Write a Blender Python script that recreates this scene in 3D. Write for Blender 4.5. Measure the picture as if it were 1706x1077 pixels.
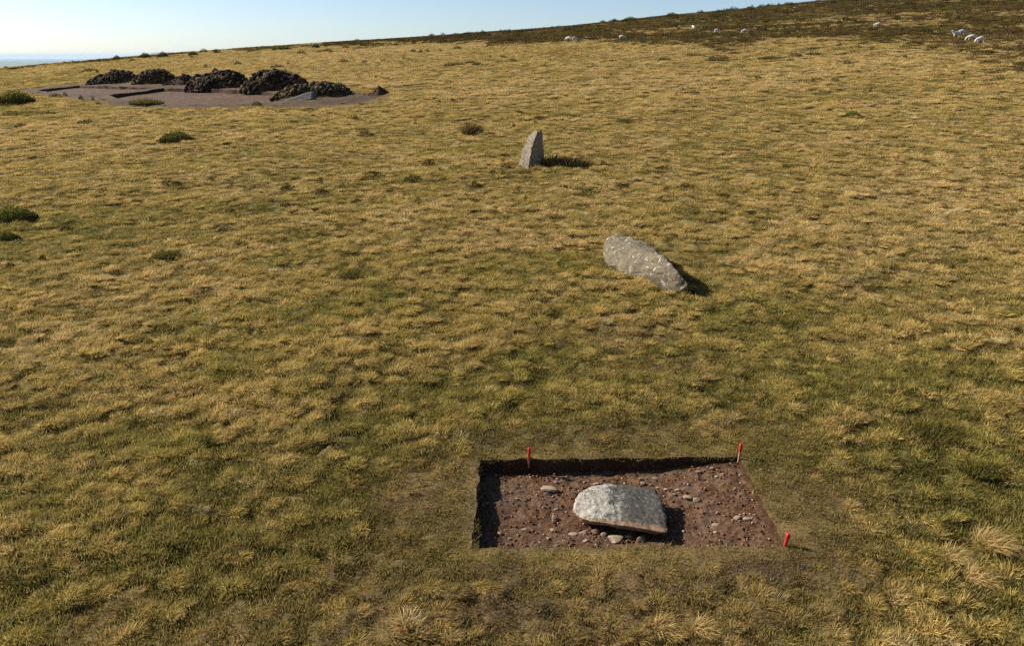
import bpy, bmesh, math, random
import numpy as np
from mathutils import Vector, noise as mnoise

# ------------------------------------------------------------------ clear, camera, sky, sun, exposure
for o in list(bpy.data.objects):
    bpy.data.objects.remove(o)
sc = bpy.context.scene
col = sc.collection
rng = np.random.default_rng(7)
random.seed(7)

CAM_H = 6.2
PITCH = math.radians(18.4)
FPX, CX, CY, IW = 1339.0, 853.0, 538.5, 1706.0
cam_d = bpy.data.cameras.new('camera')
cam = bpy.data.objects.new('camera', cam_d)
col.objects.link(cam)
cam.location = (0, 0, CAM_H)
cam.rotation_euler = (math.pi / 2 - PITCH, 0, 0)
cam_d.sensor_width = 36.0
cam_d.lens = 36.0 * FPX / IW
cam_d.clip_start = 0.1
cam_d.clip_end = 90000
sc.camera = cam

SUN_EL, SUN_AZ = math.radians(31), math.radians(21)      # azimuth: how far behind the left-hand side the sun stands
to_sun = Vector((-math.cos(SUN_AZ) * math.cos(SUN_EL), math.sin(SUN_AZ) * math.cos(SUN_EL), math.sin(SUN_EL)))
world = bpy.data.worlds.new('World')
sc.world = world
world.use_nodes = True
wn = world.node_tree.nodes
wl = world.node_tree.links
bg = wn['Background']
sky = wn.new('ShaderNodeTexSky')
sky.sky_type = 'NISHITA'
sky.sun_disc = False
sky.sun_elevation = SUN_EL
sky.sun_rotation = math.atan2(to_sun.x, to_sun.y)
sky.altitude = 350
sky.air_density = 0.68
sky.dust_density = 0.7
sky.ozone_density = 2.3
wl.new(sky.outputs[0], bg.inputs[0])
bg.inputs[1].default_value = 0.074
sun_d = bpy.data.lights.new('sun', 'SUN')
sun = bpy.data.objects.new('sun', sun_d)
col.objects.link(sun)
sun_d.energy = 5.0
sun_d.angle = math.radians(0.55)
sun_d.color = (1.0, 0.945, 0.86)
sun.rotation_euler = to_sun.to_track_quat('Z', 'Y').to_euler()
sun.location = (-40, 20, 40)
sc.view_settings.view_transform = 'Standard'
sc.view_settings.look = 'None'
sc.view_settings.exposure = 0.86
sc.view_settings.gamma = 1.0
sc.render.engine = 'CYCLES'
sc.cycles.use_denoising = False
sc.cycles.max_bounces = 5
sc.cycles.diffuse_bounces = 3
sc.cycles.transmission_bounces = 3
sc.cycles.transparent_max_bounces = 4
sc.cycles.volume_bounces = 1
sc.cycles.sample_clamp_indirect = 4

# ------------------------------------------------------------------ helpers
def lin(r, g, b):
    f = lambda c: (c / 255 / 12.92) if c / 255 <= 0.04045 else ((c / 255 + 0.055) / 1.055) ** 2.4
    return (f(r), f(g), f(b), 1.0)

def hash2(ix, iy, seed):
    h = (ix.astype(np.int64) * 374761393 + iy.astype(np.int64) * 668265263 + seed * 1274126177) & 0xFFFFFFFF
    h = ((h ^ (h >> 13)) * 1274126177) & 0xFFFFFFFF
    h = (h ^ (h >> 16)) & 0xFFFFFF
    return h / float(0xFFFFFF)

def vn(x, y, seed=0):
    x = np.asarray(x, float); y = np.asarray(y, float)
    ix = np.floor(x); iy = np.floor(y)
    fx = x - ix; fy = y - iy
    fx = fx * fx * fx * (fx * (fx * 6 - 15) + 10); fy = fy * fy * fy * (fy * (fy * 6 - 15) + 10)
    a = hash2(ix, iy, seed); b = hash2(ix + 1, iy, seed); c = hash2(ix, iy + 1, seed); d = hash2(ix + 1, iy + 1, seed)
    return (a * (1 - fx) + b * fx) * (1 - fy) + (c * (1 - fx) + d * fx) * fy

def fbm(x, y, seed=0, octv=4, gain=0.5):
    s = 0; a = 1; t = 0
    for k in range(octv):
        s = s + a * vn(np.asarray(x) * 2 ** k + 13.7 * k, np.asarray(y) * 2 ** k - 7.1 * k, seed + k)
        t += a; a *= gain
    return s / t

def sst(a, b, v):
    t = np.clip((np.asarray(v, float) - a) / (b - a), 0, 1)
    return t * t * (3 - 2 * t)

def macro(x, y):
    """large shape of the moor: a slope rising away and to the right, with a brow"""
    x = np.asarray(x, float); y = np.asarray(y, float)
    r = np.hypot(x, y)
    kx = 0.050 + (-0.004 + 0.040 * sst(-45, 45, x)) * sst(40, 190, y)
    z = 0.050 * y + kx * x + 0.0065 * np.clip(y - 40, 0, None)
    z = z + 0.5 * (fbm(x / 26, y / 26, 3, 3) - 0.5) * sst(10, 40, r) + 1.6 * (fbm(x / 70 + 3, y / 70, 9, 2) - 0.5) * sst(40, 140, r)
    R = 215 + 0.40 * np.clip(x, -120, 260) + 14 * (vn(x / 40, y * 0, 21) - 0.5)
    over = np.clip(r - R, 0, None)
    z = z - 0.0011 * over ** 2 - 0.012 * over
    return np.maximum(z, -124.0)

def ray(px, py):
    c, s = math.cos(PITCH), math.sin(PITCH)
    u, v = px - CX, CY - py
    d = np.array([u, FPX * c + v * s, -FPX * s + v * c])
    return d / np.linalg.norm(d)

def hit(px, py, lift=0.0):
    """the point of the moor seen at a pixel"""
    d = ray(px, py)
    t = np.concatenate([np.arange(3, 60, 0.05), np.arange(60, 420, 0.25)])
    p = d[None] * t[:, None]
    below = CAM_H + p[:, 2] < macro(p[:, 0], p[:, 1]) + lift
    gap = CAM_H + p[:, 2] - macro(p[:, 0], p[:, 1]) - lift
    k = int(np.argmax(below)) if below.any() else int(np.argmin(gap))      # just above the brow: the nearest point under the ray
    q = p[k].copy()
    if not below.any(): return np.array([q[0], q[1], float(macro(q[0:1], q[1:2])[0])])
    return np.array([q[0], q[1], CAM_H + q[2]])

def at_z(px, py, z):
    d = ray(px, py)
    t = (z - CAM_H) / d[2]
    return np.array([d[0] * t, d[1] * t, z])

def px_m(p):
    """metres per photo pixel at point p"""
    return (p[1] * math.cos(PITCH) + (CAM_H - p[2]) * math.sin(PITCH)) / FPX

def inside(poly, x, y):
    x = np.asarray(x, float); y = np.asarray(y, float)
    res = np.zeros(x.shape, bool)
    n = len(poly)
    for i in range(n):
        x1, y1 = poly[i][0], poly[i][1]; x2, y2 = poly[(i + 1) % n][0], poly[(i + 1) % n][1]
        c = ((y1 > y) != (y2 > y)) & (x < (x2 - x1) * (y - y1) / (y2 - y1 + 1e-12) + x1)
        res ^= c
    return res

def poly_dist(poly, x, y):
    x = np.asarray(x, float); y = np.asarray(y, float)
    best = np.full(x.shape, 1e9)
    n = len(poly)
    for i in range(n):
        ax, ay = poly[i][0], poly[i][1]; bx, by = poly[(i + 1) % n][0] - ax, poly[(i + 1) % n][1] - ay
        t = np.clip(((x - ax) * bx + (y - ay) * by) / (bx * bx + by * by), 0, 1)
        best = np.minimum(best, np.hypot(x - ax - t * bx, y - ay - t * by))
    return best

def link(name, me, mat=None, parent=None, loc=None, smooth=True):
    o = bpy.data.objects.new(name, me)
    col.objects.link(o)
    if mat is not None:
        me.materials.clear(); me.materials.append(mat)
    if parent is not None:
        o.parent = parent
    if loc is not None:
        o.location = tuple(float(v) for v in loc)
    if smooth and len(me.polygons):
        me.polygons.foreach_set('use_smooth', np.ones(len(me.polygons), bool))
    return o

def empty(name, loc):
    o = bpy.data.objects.new(name, None)
    col.objects.link(o)
    o.location = tuple(float(v) for v in loc)
    o.empty_display_size = 0.2
    return o

def tag(o, label=None, cat=None, group=None, kind=None):
    if label: o['label'] = label
    if cat: o['category'] = cat
    if group: o['group'] = group
    if kind: o['kind'] = kind
    return o

def mesh_np(name, v, f):
    me = bpy.data.meshes.new(name)
    v = np.asarray(v, np.float32); f = np.asarray(f, np.int32)
    k = f.shape[1]
    me.vertices.add(len(v)); me.vertices.foreach_set('co', v.ravel())
    me.loops.add(f.size); me.loops.foreach_set('vertex_index', f.ravel())
    me.polygons.add(len(f))
    me.polygons.foreach_set('loop_start', np.arange(0, f.size, k, dtype=np.int32))
    me.polygons.foreach_set('loop_total', np.full(len(f), k, np.int32))
    me.update(calc_edges=True)
    return me

def attr(me, name, kind, data, dom='POINT'):
    a = me.attributes.new(name, kind, dom)
    a.data.foreach_set({'FLOAT': 'value', 'INT': 'value', 'FLOAT_COLOR': 'color', 'FLOAT_VECTOR': 'vector'}[kind], np.asarray(data).astype(np.int32 if kind == 'INT' else np.float32).ravel())

def new_mat(name):
    m = bpy.data.materials.new(name)
    m.use_nodes = True
    nt = m.node_tree
    return m, nt.nodes, nt.links, nt.nodes['Principled BSDF']

def ramp(n, l, src, stops):
    r = n.new('ShaderNodeValToRGB')
    e = r.color_ramp.elements
    while len(e) < len(stops): e.new(0.5)
    for k, (p, c) in enumerate(stops):
        e[k].position = p; e[k].color = c
    l.new(src, r.inputs[0])
    return r.outputs[0]

def noise_tex(n, l, co, scale, detail=6, rough=0.6, w=0.0, dist=0.0):
    t = n.new('ShaderNodeTexNoise')
    t.inputs['Scale'].default_value = scale; t.inputs['Detail'].default_value = detail; t.inputs['Roughness'].default_value = rough
    t.inputs['Distortion'].default_value = dist
    mp = n.new('ShaderNodeMapping'); mp.inputs['Location'].default_value = (w * 3.1, w * 1.7, w * 0.9)
    l.new(co, mp.inputs[0]); l.new(mp.outputs[0], t.inputs['Vector'])
    return t.outputs['Fac']

def mixc(n, l, fac, a, b, mode='MIX'):
    m = n.new('ShaderNodeMix'); m.data_type = 'RGBA'; m.blend_type = mode
    for v, s in ((fac, 0), (a, 6), (b, 7)):
        if hasattr(v, 'links') or isinstance(v, bpy.types.NodeSocket): l.new(v, m.inputs[s])
        else: m.inputs[s].default_value = v
    return m.outputs[2]

def bump(n, l, h, strength, dist, bsdf):
    b = n.new('ShaderNodeBump'); b.inputs['Strength'].default_value = strength; b.inputs['Distance'].default_value = dist
    l.new(h, b.inputs['Height']); l.new(b.outputs[0], bsdf.inputs['Normal'])

# ------------------------------------------------------------------ plan of the site: trench, excavation, trodden and green places
TR = [hit(787, 918), hit(799, 770), hit(1231, 762), hit(1308, 914)]
DIG_A = [hit(*p) for p in ((60, 151), (130, 142.5), (200, 144.5), (258, 146.2), (178, 157.5), (120, 158))]
DIG_B = [hit(*p) for p in ((180, 159.5), (271, 146.8), (385, 150), (463, 154.5), (470, 168), (400, 174), (300, 175), (225, 170))]
STRIP = [hit(*p) for p in ((45, 150), (130, 141), (210, 139), (330, 141), (470, 150), (560, 158), (620, 160), (590, 170), (540, 177), (450, 177), (300, 178), (215, 172), (150, 164))]
heather_px = [(540, 74.5), (600, 72.5), (650, 70.5), (700, 69), (760, 71), (880, 72), (960, 64), (1060, 70), (1150, 72), (1210, 78), (1290, 68), (1340, 62), (1430, 72), (1540, 76), (1610, 82), (1690, 84), (1800, 90)]
HEATH = [hit(*p) for p in heather_px]

def heath_amount(x, y):
    hx = np.array([p[0] / p[1] for p in HEATH]); hr = np.array([math.hypot(p[0], p[1]) for p in HEATH])
    o = np.argsort(hx)
    r = np.hypot(x, y)
    q = np.asarray(x) / np.maximum(np.asarray(y), 1e-3)
    lim = np.interp(q, hx[o], hr[o], left=1e4)
    lim = lim * (1 + 0.22 * (fbm(np.asarray(x) / 7, np.asarray(y) / 7, 41, 3) - 0.5)) + 22 * (fbm(np.asarray(x) / 30, np.asarray(y) / 30, 44, 2) - 0.5)
    a = sst(-13, 13, r - lim)
    # grassy lanes through the heather
    lane = 0.7 * sst(0.66, 0.74, fbm(np.asarray(x) / 34, r / 16, 51, 3))
    lane2 = np.exp(-((r - (1.42 + 0.05 * np.sin(q * 14)) * lim) / 4.0) ** 2) * sst(0.2, 0.4, q)
    return a * (1 - 0.8 * np.maximum(lane, lane2))

SPOTS = {  # pixel, radius along x and y in metres, strength
    'mud': [(1300, 955, 0.75, 0.30, 1.0), (1110, 988, 0.42, 0.13, 1.2), (1050, 1000, 0.35, 0.12, 0.8), (700, 790, 0.55, 0.45, 0.55), (870, 1020, 0.9, 0.35, 0.8), (720, 880, 0.35, 0.5, 0.45),
            (640, 1010, 0.6, 0.3, 0.6), (798, 745, 0.10, 0.16, 1.0), (1400, 905, 0.6, 0.25, 0.45), (1200, 935, 0.9, 0.18, 0.5), (950, 960, 0.9, 0.2, 0.4), (600, 1060, 0.6, 0.3, 0.7), (160, 1050, 0.6, 0.3, 0.5), (200, 1010, 0.5, 0.2, 0.4),
            (1000, 560, 2.2, 0.7, 0.35), (1100, 610, 1.5, 0.5, 0.3), (1340, 830, 0.4, 0.9, 0.3), (760, 830, 0.22, 0.9, 0.4), (1000, 1040, 2.6, 0.8, 0.55), (620, 960, 1.2, 0.8, 0.42), (1350, 960, 1.0, 0.7, 0.6), (700, 860, 0.8, 1.2, 0.55), (1000, 725, 2.4, 0.5, 0.45), (1150, 970, 1.6, 0.35, 0.6), (860, 960, 0.9, 0.3, 0.6), (1340, 850, 0.6, 1.1, 0.4), (470, 1050, 1.2, 0.5, 0.45)],
    'trod': [(1330, 820, 0.8, 1.5, 0.9), (1290, 740, 1.0, 0.9, 0.75), (1420, 830, 0.8, 1.6, 0.5), (1050, 740, 2.6, 0.6, 0.45), (700, 830, 0.8, 1.3, 0.35), (1080, 950, 3.0, 0.35, 0.45), (950, 920, 1.6, 0.4, 0.3), (1100, 430, 2.4, 1.2, 0.5)],
    'green': [(1300, 525, 2.0, 1.1, 1.0), (1350, 535, 1.0, 0.6, 0.6), (1190, 358, 3.2, 1.6, 1.0), (1130, 420, 2.2, 2.2, 0.5), (860, 640, 2.0, 1.2, 0.8), (1470, 640, 2.6, 1.2, 0.8), (640, 500, 2.2, 1.2, 0.6),
              (300, 355, 6.0, 2.5, 0.7), (70, 385, 5.0, 3.0, 0.8), (1560, 735, 1.6, 1.0, 0.8), (1640, 800, 1.4, 0.9, 0.9), (930, 430, 3.2, 1.6, 0.8), (330, 745, 1.2, 0.8, 0.6), (820, 300, 5.0, 2.0, 0.45),
              (120, 640, 3.0, 1.2, 0.3), (560, 900, 1.6, 1.2, 0.5), (1350, 760, 1.0, 1.4, 0.7), (1120, 345, 6, 2.0, 0.5), (40, 180, 10, 6, 0.6), (1640, 420, 3, 1.5, 0.3), (300, 960, 1.6, 0.7, 0.3), (1560, 850, 1.4, 0.8, 0.5)]}
SPW = {k: [(hit(a, b), c, d, e) for a, b, c, d, e in v] for k, v in SPOTS.items()}

def spot(kind, x, y):
    x = np.asarray(x, float); y = np.asarray(y, float)
    wob = 0.55 * (fbm(x / 0.5, y / 0.5, 61, 3) - 0.5) if kind == 'mud' else 0.7 * (fbm(x / 1.2, y / 1.2, 67, 3) - 0.5)
    s = np.zeros(x.shape)
    for p, rx, ry, k in SPW[kind]:
        d = np.hypot((x - p[0]) / rx, (y - p[1]) / ry) + wob * 1.6
        s = np.maximum(s, k * (1 - sst(0.35, 1.35, d)))
    return s

def mud_amount(x, y):
    m = spot('mud', x, y)
    dt = poly_dist(TR, x, y)
    m = np.maximum(m, 0.55 * (1 - sst(0.0, 0.16, dt)) * (0.5 + fbm(np.asarray(x) / 0.3, np.asarray(y) / 0.3, 71, 2)))
    ds = np.where(inside(STRIP, x, y), 1.0, 1 - sst(0, 3.0, poly_dist(STRIP, x, y)))
    m = np.maximum(m, ds * (0.55 + 0.75 * fbm(np.asarray(x) / 3.0, np.asarray(y) / 3.0, 77, 3)))
    return np.clip(m, 0, 1)

def lumps(x, y):
    """hummocks: small near at hand, with broader ones showing farther up the slope; 0 in the hollows, 1 on top"""
    x = np.asarray(x, float); y = np.asarray(y, float)
    r = np.hypot(x, y)
    wx = x + 0.25 * (vn(x / 0.9, y / 0.9, 171) - 0.5); wy = y + 0.25 * (vn(x / 0.9, y / 0.9, 173) - 0.5)
    a = fbm(wx / 0.23, wy / 0.19, 175, 2, 0.5); b = fbm(wx / 0.75, wy / 0.55, 177, 2, 0.5)
    t = sst(22, 75, r)
    v = a * (1 - t) + b * t
    v = 0.78 * v + 0.22 * b
    return np.clip((v - 0.30) / 0.40, 0, 1)

def relief(x, y):
    x = np.asarray(x, float); y = np.asarray(y, float)
    r = np.hypot(x, y)
    calm = np.clip(spot('trod', x, y) + 0.3 * mud_amount(x, y), 0, 0.85)
    calm = np.maximum(calm, 0.92 * (1 - sst(0.15, 0.9, poly_dist(TR, x, y))))
    a = 0.11 * (lumps(x, y) - 0.5) + 0.22 * (fbm(x / 3.0, y / 3.0, 87, 2) - 0.5)
    return a * (1 - calm) * (1 - 0.6 * sst(50, 160, r))

def H(x, y):
    return macro(x, y) + relief(x, y)

def on_ground(px, py):
    p = hit(px, py)
    p[2] = float(H(p[0:1], p[1:2])[0])
    return p

# ------------------------------------------------------------------ materials of the setting
def ground_material():
    m, n, l, b = new_mat('moor_soil_and_litter')
    geo = n.new('ShaderNodeNewGeometry').outputs['Position']
    f1 = noise_tex(n, l, geo, 1.1, 5, 0.65)
    f2 = noise_tex(n, l, geo, 26, 6, 0.75, 4)
    f3 = noise_tex(n, l, geo, 0.16, 4, 0.6, 8)
    litter = ramp(n, l, f2, [(0.30, lin(52, 44, 22)), (0.52, lin(108, 94, 50)), (0.72, lin(164, 140, 88))])
    moss = ramp(n, l, f2, [(0.30, lin(44, 44, 20)), (0.55, lin(92, 90, 42)), (0.75, lin(130, 120, 62))])
    c = mixc(n, l, ramp(n, l, f1, [(0.42, (0, 0, 0, 1)), (0.6, (1, 1, 1, 1))]), litter, moss)
    tan = ramp(n, l, f2, [(0.28, lin(84, 66, 32)), (0.6, lin(160, 132, 78))])
    at = n.new('ShaderNodeAttribute'); at.attribute_name = 'dry'
    c = mixc(n, l, at.outputs['Fac'], c, tan)
    soil = ramp(n, l, f2, [(0.28, lin(34, 25, 18)), (0.5, lin(74, 57, 42)), (0.75, lin(120, 96, 72))])
    am = n.new('ShaderNodeAttribute'); am.attribute_name = 'mud'
    c = mixc(n, l, am.outputs['Fac'], c, soil)
    hea = ramp(n, l, f2, [(0.3, lin(44, 36, 20)), (0.7, lin(88, 72, 42))])
    ah = n.new('ShaderNodeAttribute'); ah.attribute_name = 'heath'
    c = mixc(n, l, ah.outputs['Fac'], c, hea)
    l.new(c, b.inputs['Base Color'])
    b.inputs['Roughness'].default_value = 0.95
    b.inputs['Specular IOR Level'].default_value = 0.15
    bump(n, l, f2, 0.7, 0.05, b)
    return m

def soil_material(name, dark, mid, light, scale=14):
    m, n, l, b = new_mat(name)
    geo = n.new('ShaderNodeNewGeometry').outputs['Position']
    f1 = noise_tex(n, l, geo, 2.2, 5, 0.6)
    f2 = noise_tex(n, l, geo, scale, 8, 0.78, 3)
    f3 = noise_tex(n, l, geo, scale * 5, 4, 0.7, 6)
    c = ramp(n, l, f2, [(0.30, dark), (0.52, mid), (0.74, light)])
    warm = mixc(n, l, 1.0, c, lin(240, 216, 190), 'MULTIPLY')
    c = mixc(n, l, ramp(n, l, f1, [(0.40, (0, 0, 0, 1)), (0.62, (1, 1, 1, 1))]), c, warm)
    c = mixc(n, l, ramp(n, l, f3, [(0.66, (0, 0, 0, 1)), (0.74, (0.55, 0.55, 0.55, 1))]), c, light)
    l.new(c, b.inputs['Base Color'])
    b.inputs['Roughness'].default_value = 0.95
    b.inputs['Specular IOR Level'].default_value = 0.15
    ad = n.new('ShaderNodeMath'); ad.operation = 'MULTIPLY_ADD'; ad.inputs[1].default_value = 0.4
    l.new(f3, ad.inputs[0]); l.new(f2, ad.inputs[2])
    bump(n, l, ad.outputs[0], 0.9, 0.03, b)
    return m

M_GROUND = ground_material()
M_FLOOR = soil_material('trench_subsoil', lin(50, 38, 29), lin(99, 77, 59), lin(146, 118, 93))
M_WALL = soil_material('cut_peat', lin(34, 24, 18), lin(72, 53, 38), lin(108, 82, 58), 22)
M_DIG = soil_material('stripped_subsoil', lin(44, 33, 25), lin(90, 70, 54), lin(140, 114, 91), 2.2)

# ------------------------------------------------------------------ ground sheet with the excavations cut out of it
def build_ground():
    ang = np.radians(np.concatenate([np.linspace(-80, -41, 28)[:-1], np.linspace(-41, 41, 440), np.linspace(41, 80, 28)[1:]]))
    rad = np.concatenate([np.geomspace(1.5, 5.5, 40)[:-1], np.geomspace(5.5, 300, 560)[:-1], np.geomspace(300, 1100, 60)])
    A, R = np.meshgrid(ang, rad)
    X = R * np.sin(A); Y = R * np.cos(A)
    Z = H(X, Y)
    v = np.stack([X, Y, Z], -1).reshape(-1, 3)
    na, nr = len(ang), len(rad)
    i = (np.arange(nr - 1)[:, None] * na + np.arange(na - 1)[None]).ravel()
    f = np.stack([i, i + 1, i + na + 1, i + na], -1)[:, ::-1]
    me = mesh_np('ground', v, f)
    bm = bmesh.new(); bm.from_mesh(me)
    edges = []
    for poly, depth in ((TR, 0.2), (DIG_A, 0.3), (DIG_B, 0.3)):
        P = [Vector((p[0], p[1], 0)) for p in poly]
        cx = sum((p for p in P), Vector()) / len(P)
        rad_ = max((p - cx).length for p in P) * 1.15 + 0.3
        for k in range(len(P)):
            a, b2 = P[k], P[(k + 1) % len(P)]
            nrm = Vector((-(b2 - a).y, (b2 - a).x, 0)).normalized()
            mid, half = (a + b2) / 2, (b2 - a).length / 2 + rad_ * 0.12 + 0.15
            fs = [fc for fc in bm.faces if (fc.calc_center_median().xy - mid.xy).length < half]
            gs = set(fs)
            for fc in fs: gs.update(fc.edges); gs.update(fc.verts)
            bmesh.ops.bisect_plane(bm, geom=list(gs), plane_co=a, plane_no=nrm, dist=1e-5)
        near = [fc for fc in bm.faces if (fc.calc_center_median().xy - cx.xy).length < rad_]
        cc = np.array([fc.calc_center_median()[:2] for fc in near])
        ins = inside(poly, cc[:, 0], cc[:, 1])
        kill = [fc for fc, q in zip(near, ins) if q]
        bmesh.ops.delete(bm, geom=kill, context='FACES')
        # boundary of the hole
        be = [e for e in bm.edges if e.is_boundary and (e.verts[0].co.xy - cx.xy).length < rad_ and (e.verts[1].co.xy - cx.xy).length < rad_]
        bv = {w for e in be for w in e.verts}
        amp = 0.045 if depth == 0.2 else 0.25
        for w in bv:
            s = 5.0 if depth == 0.2 else 0.8
            q = mnoise.noise_vector(Vector((w.co.x * s, w.co.y * s, 1.3)))
            w.co.x += q.x * amp; w.co.y += q.y * amp
        edges.append([(tuple(e.verts[0].co), tuple(e.verts[1].co)) for e in be])
    bm.to_mesh(me); bm.free()
    n = len(me.vertices)
    co = np.empty(n * 3, np.float32); me.vertices.foreach_get('co', co); co = co.reshape(-1, 3)
    attr(me, 'mud', 'FLOAT', mud_amount(co[:, 0], co[:, 1]))
    attr(me, 'heath', 'FLOAT', heath_amount(co[:, 0], co[:, 1]))
    attr(me, 'dry', 'FLOAT', dry_amount(co[:, 0], co[:, 1]))
    g = link('ground', me, M_GROUND)
    tag(g, kind='structure')
    return edges

def dry_amount(x, y):
    x = np.asarray(x, float); y = np.asarray(y, float)
    r = np.hypot(x, y)
    d = 0.52 + 0.28 * sst(9, 40, r) + 0.16 * np.clip(x / np.maximum(y, 1), -0.6, 0.6) * sst(8, 25, r)
    d = d + 0.6 * (fbm(x / 5.0, y / 3.2, 91, 3) - 0.5) + 0.8 * (fbm(x / 1.1, y / 0.9, 95, 2) - 0.5) * (1 - sst(30, 80, r))
    d = d + 0.55 * (fbm(x / 34.0, y / 22.0, 97, 2) - 0.5)
    d = d - 0.42 * spot('green', x, y)
    return np.clip(d, 0, 1)

hole_edges = build_ground()

def trench_depth(u, v):
    return 0.20 - 0.10 * sst(0.6, 1.0, u) * 1.0 + 0.015 * np.sin(5 * u)

def build_trench(name, poly4, depth_fn, edge_list, nx, ny, rough, mfloor, mwall, fine):
    """floor (bilinear sheet a little larger than the hole) and cut sides"""
    P = [np.array(p) for p in poly4]          # near-left, far-left, far-right, near-right
    e = 0.03
    u, v = np.meshgrid(np.linspace(-e, 1 + e, nx), np.linspace(-e, 1 + e, ny))
    x = (P[0][0] * (1 - v) + P[1][0] * v) * (1 - u) + (P[3][0] * (1 - v) + P[2][0] * v) * u
    y = (P[0][1] * (1 - v) + P[1][1] * v) * (1 - u) + (P[3][1] * (1 - v) + P[2][1] * v) * u
    z = macro(x, y) - depth_fn(u, v) + rough * (fbm(x / fine, y / fine, 101, 5, 0.6) - 0.5)
    i = (np.arange(ny - 1)[:, None] * nx + np.arange(nx - 1)[None]).ravel()
    me = mesh_np(name, np.stack([x, y, z], -1).reshape(-1, 3), np.stack([i, i + 1, i + nx + 1, i + nx], -1))
    fl = link(name + '_floor', me, mfloor)
    tag(fl, kind='structure')
    return fl, (x, y, z)

def build_sides(name, edge_list, depth, mwall, lean, tagged=True):
    bm = bmesh.new()
    cache = {}
    rows = 5
    cen = np.mean([a for ed in edge_list for a in ed], axis=0)
    def colm(p):
        k = (round(p[0], 4), round(p[1], 4))
        if k not in cache:
            L = []
            for r_ in range(rows):
                t = r_ / (rows - 1)
                q = mnoise.noise_vector(Vector((p[0] * 7, p[1] * 7, t * 3))) * lean
                d = Vector((cen[0] - p[0], cen[1] - p[1], 0)).normalized()
                off = d * (lean * 1.2 * t) + (q if r_ else Vector())
                L.append(bm.verts.new((p[0] + off.x, p[1] + off.y, p[2] + 0.0 - t * depth)))
            cache[k] = L
        return cache[k]
    for a, b in edge_list:
        A, B = colm(a), colm(b)
        for r_ in range(rows - 1):
            try: bm.faces.new((A[r_], B[r_], B[r_ + 1], A[r_ + 1]))
            except ValueError: pass
    bmesh.ops.recalc_face_normals(bm, faces=bm.faces)
    me = bpy.data.meshes.new(name); bm.to_mesh(me); bm.free()
    o = link(name, me, mwall)
    tag(o, kind='structure')
    return o

tr_floor, TRG = build_trench('trench', TR, trench_depth, hole_edges[0], 260, 170, 0.085, M_FLOOR, M_WALL, 0.20)
build_sides('trench_side', hole_edges[0], 0.30, M_WALL, 0.03)

def dig_floor(name, poly, depth):
    """the stripped floors of the far excavation follow the slope"""
    P = np.array(poly)
    lo, hi = P[:, :2].min(0) - 1, P[:, :2].max(0) + 1
    nx, ny = 70, 70
    X, Y = np.meshgrid(np.linspace(lo[0], hi[0], nx), np.linspace(lo[1], hi[1], ny))
    Z = macro(X, Y) - depth + 0.10 * (fbm(X / 1.5, Y / 1.5, 111, 4) - 0.5)
    keep = inside(poly, X, Y) | (poly_dist(poly, X, Y) < 0.8)
    i = (np.arange(ny - 1)[:, None] * nx + np.arange(nx - 1)[None]).ravel()
    F = np.stack([i, i + 1, i + nx + 1, i + nx], -1)
    F = F[keep.ravel()[F].all(1)]
    me = mesh_np(name, np.stack([X, Y, Z], -1).reshape(-1, 3), F)
    o = link(name, me, M_DIG)
    tag(o, kind='structure')
dig_floor('excavation_floor', DIG_A, 0.26)
dig_floor('excavation_floor', DIG_B, 0.32)
build_sides('excavation_side', hole_edges[1], 0.45, M_WALL, 0.06)
build_sides('excavation_side', hole_edges[2], 0.5, M_WALL, 0.06)

def floor_z(x, y):
    X, Y, Z = TRG
    k = np.argmin((X - x) ** 2 + (Y - y) ** 2)
    return float(Z.ravel()[k])

def on_floor(px, py):
    """point of the trench floor at a pixel"""
    p = hit(px, py, -0.18)
    p[2] = floor_z(p[0], p[1])
    return p

# ------------------------------------------------------------------ distant lowland, sea and hills
def flat_mat(name, a, b, scale):
    m, n, l, bs = new_mat(name)
    geo = n.new('ShaderNodeNewGeometry').outputs['Position']
    f = noise_tex(n, l, geo, scale, 6, 0.6)
    l.new(ramp(n, l, f, [(0.4, a), (0.6, b)]), bs.inputs['Base Color'])
    bs.inputs['Roughness'].default_value = 0.9
    return m

def build_far():
    M_LAND = flat_mat('far_fields', lin(58, 74, 40), lin(112, 112, 68), 0.0016)
    ang = np.radians(np.linspace(-75, 75, 420))
    rad = np.geomspace(700, 21000, 120)
    A, R = np.meshgrid(ang, rad)
    X, Y = R * np.sin(A), R * np.cos(A)
    Z = -120 + 60 * np.clip(fbm(X / 2600, Y / 2600, 131, 4) - 0.42, 0, 1) * sst(1500, 6000, R)
    hx, hy = 17000 * ray(270, 93)[0], 17000 * ray(270, 93)[1]
    Z = Z + 165 * np.exp(-((X - hx) / 380) ** 2 - ((Y - hy) / 900) ** 2) + 60 * np.exp(-((X - hx - 500) / 900) ** 2 - ((Y - hy) / 900) ** 2)
    i = (np.arange(119)[:, None] * 420 + np.arange(419)[None]).ravel()
    me = mesh_np('lowland', np.stack([X, Y, Z], -1).reshape(-1, 3), np.stack([i, i + 420, i + 421, i + 1], -1)[:, ::-1])
    tag(link('lowland', me, M_LAND), kind='structure')
    m, n, l, b = new_mat('sea_water')
    b.inputs['Base Color'].default_value = lin(58, 84, 104); b.inputs['Roughness'].default_value = 0.25
    ang = np.radians(np.linspace(-75, 75, 40))
    rad = np.array([20500, 30000, 44000.])
    A, R = np.meshgrid(ang, rad)
    X, Y = R * np.sin(A), R * np.cos(A)
    i = (np.arange(2)[:, None] * 40 + np.arange(39)[None]).ravel()
    me = mesh_np('sea', np.stack([X, Y, np.full_like(X, -121.0)], -1).reshape(-1, 3), np.stack([i, i + 1, i + 41, i + 40], -1)[:, ::-1])
    tag(link('sea', me, m), kind='structure')
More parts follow.
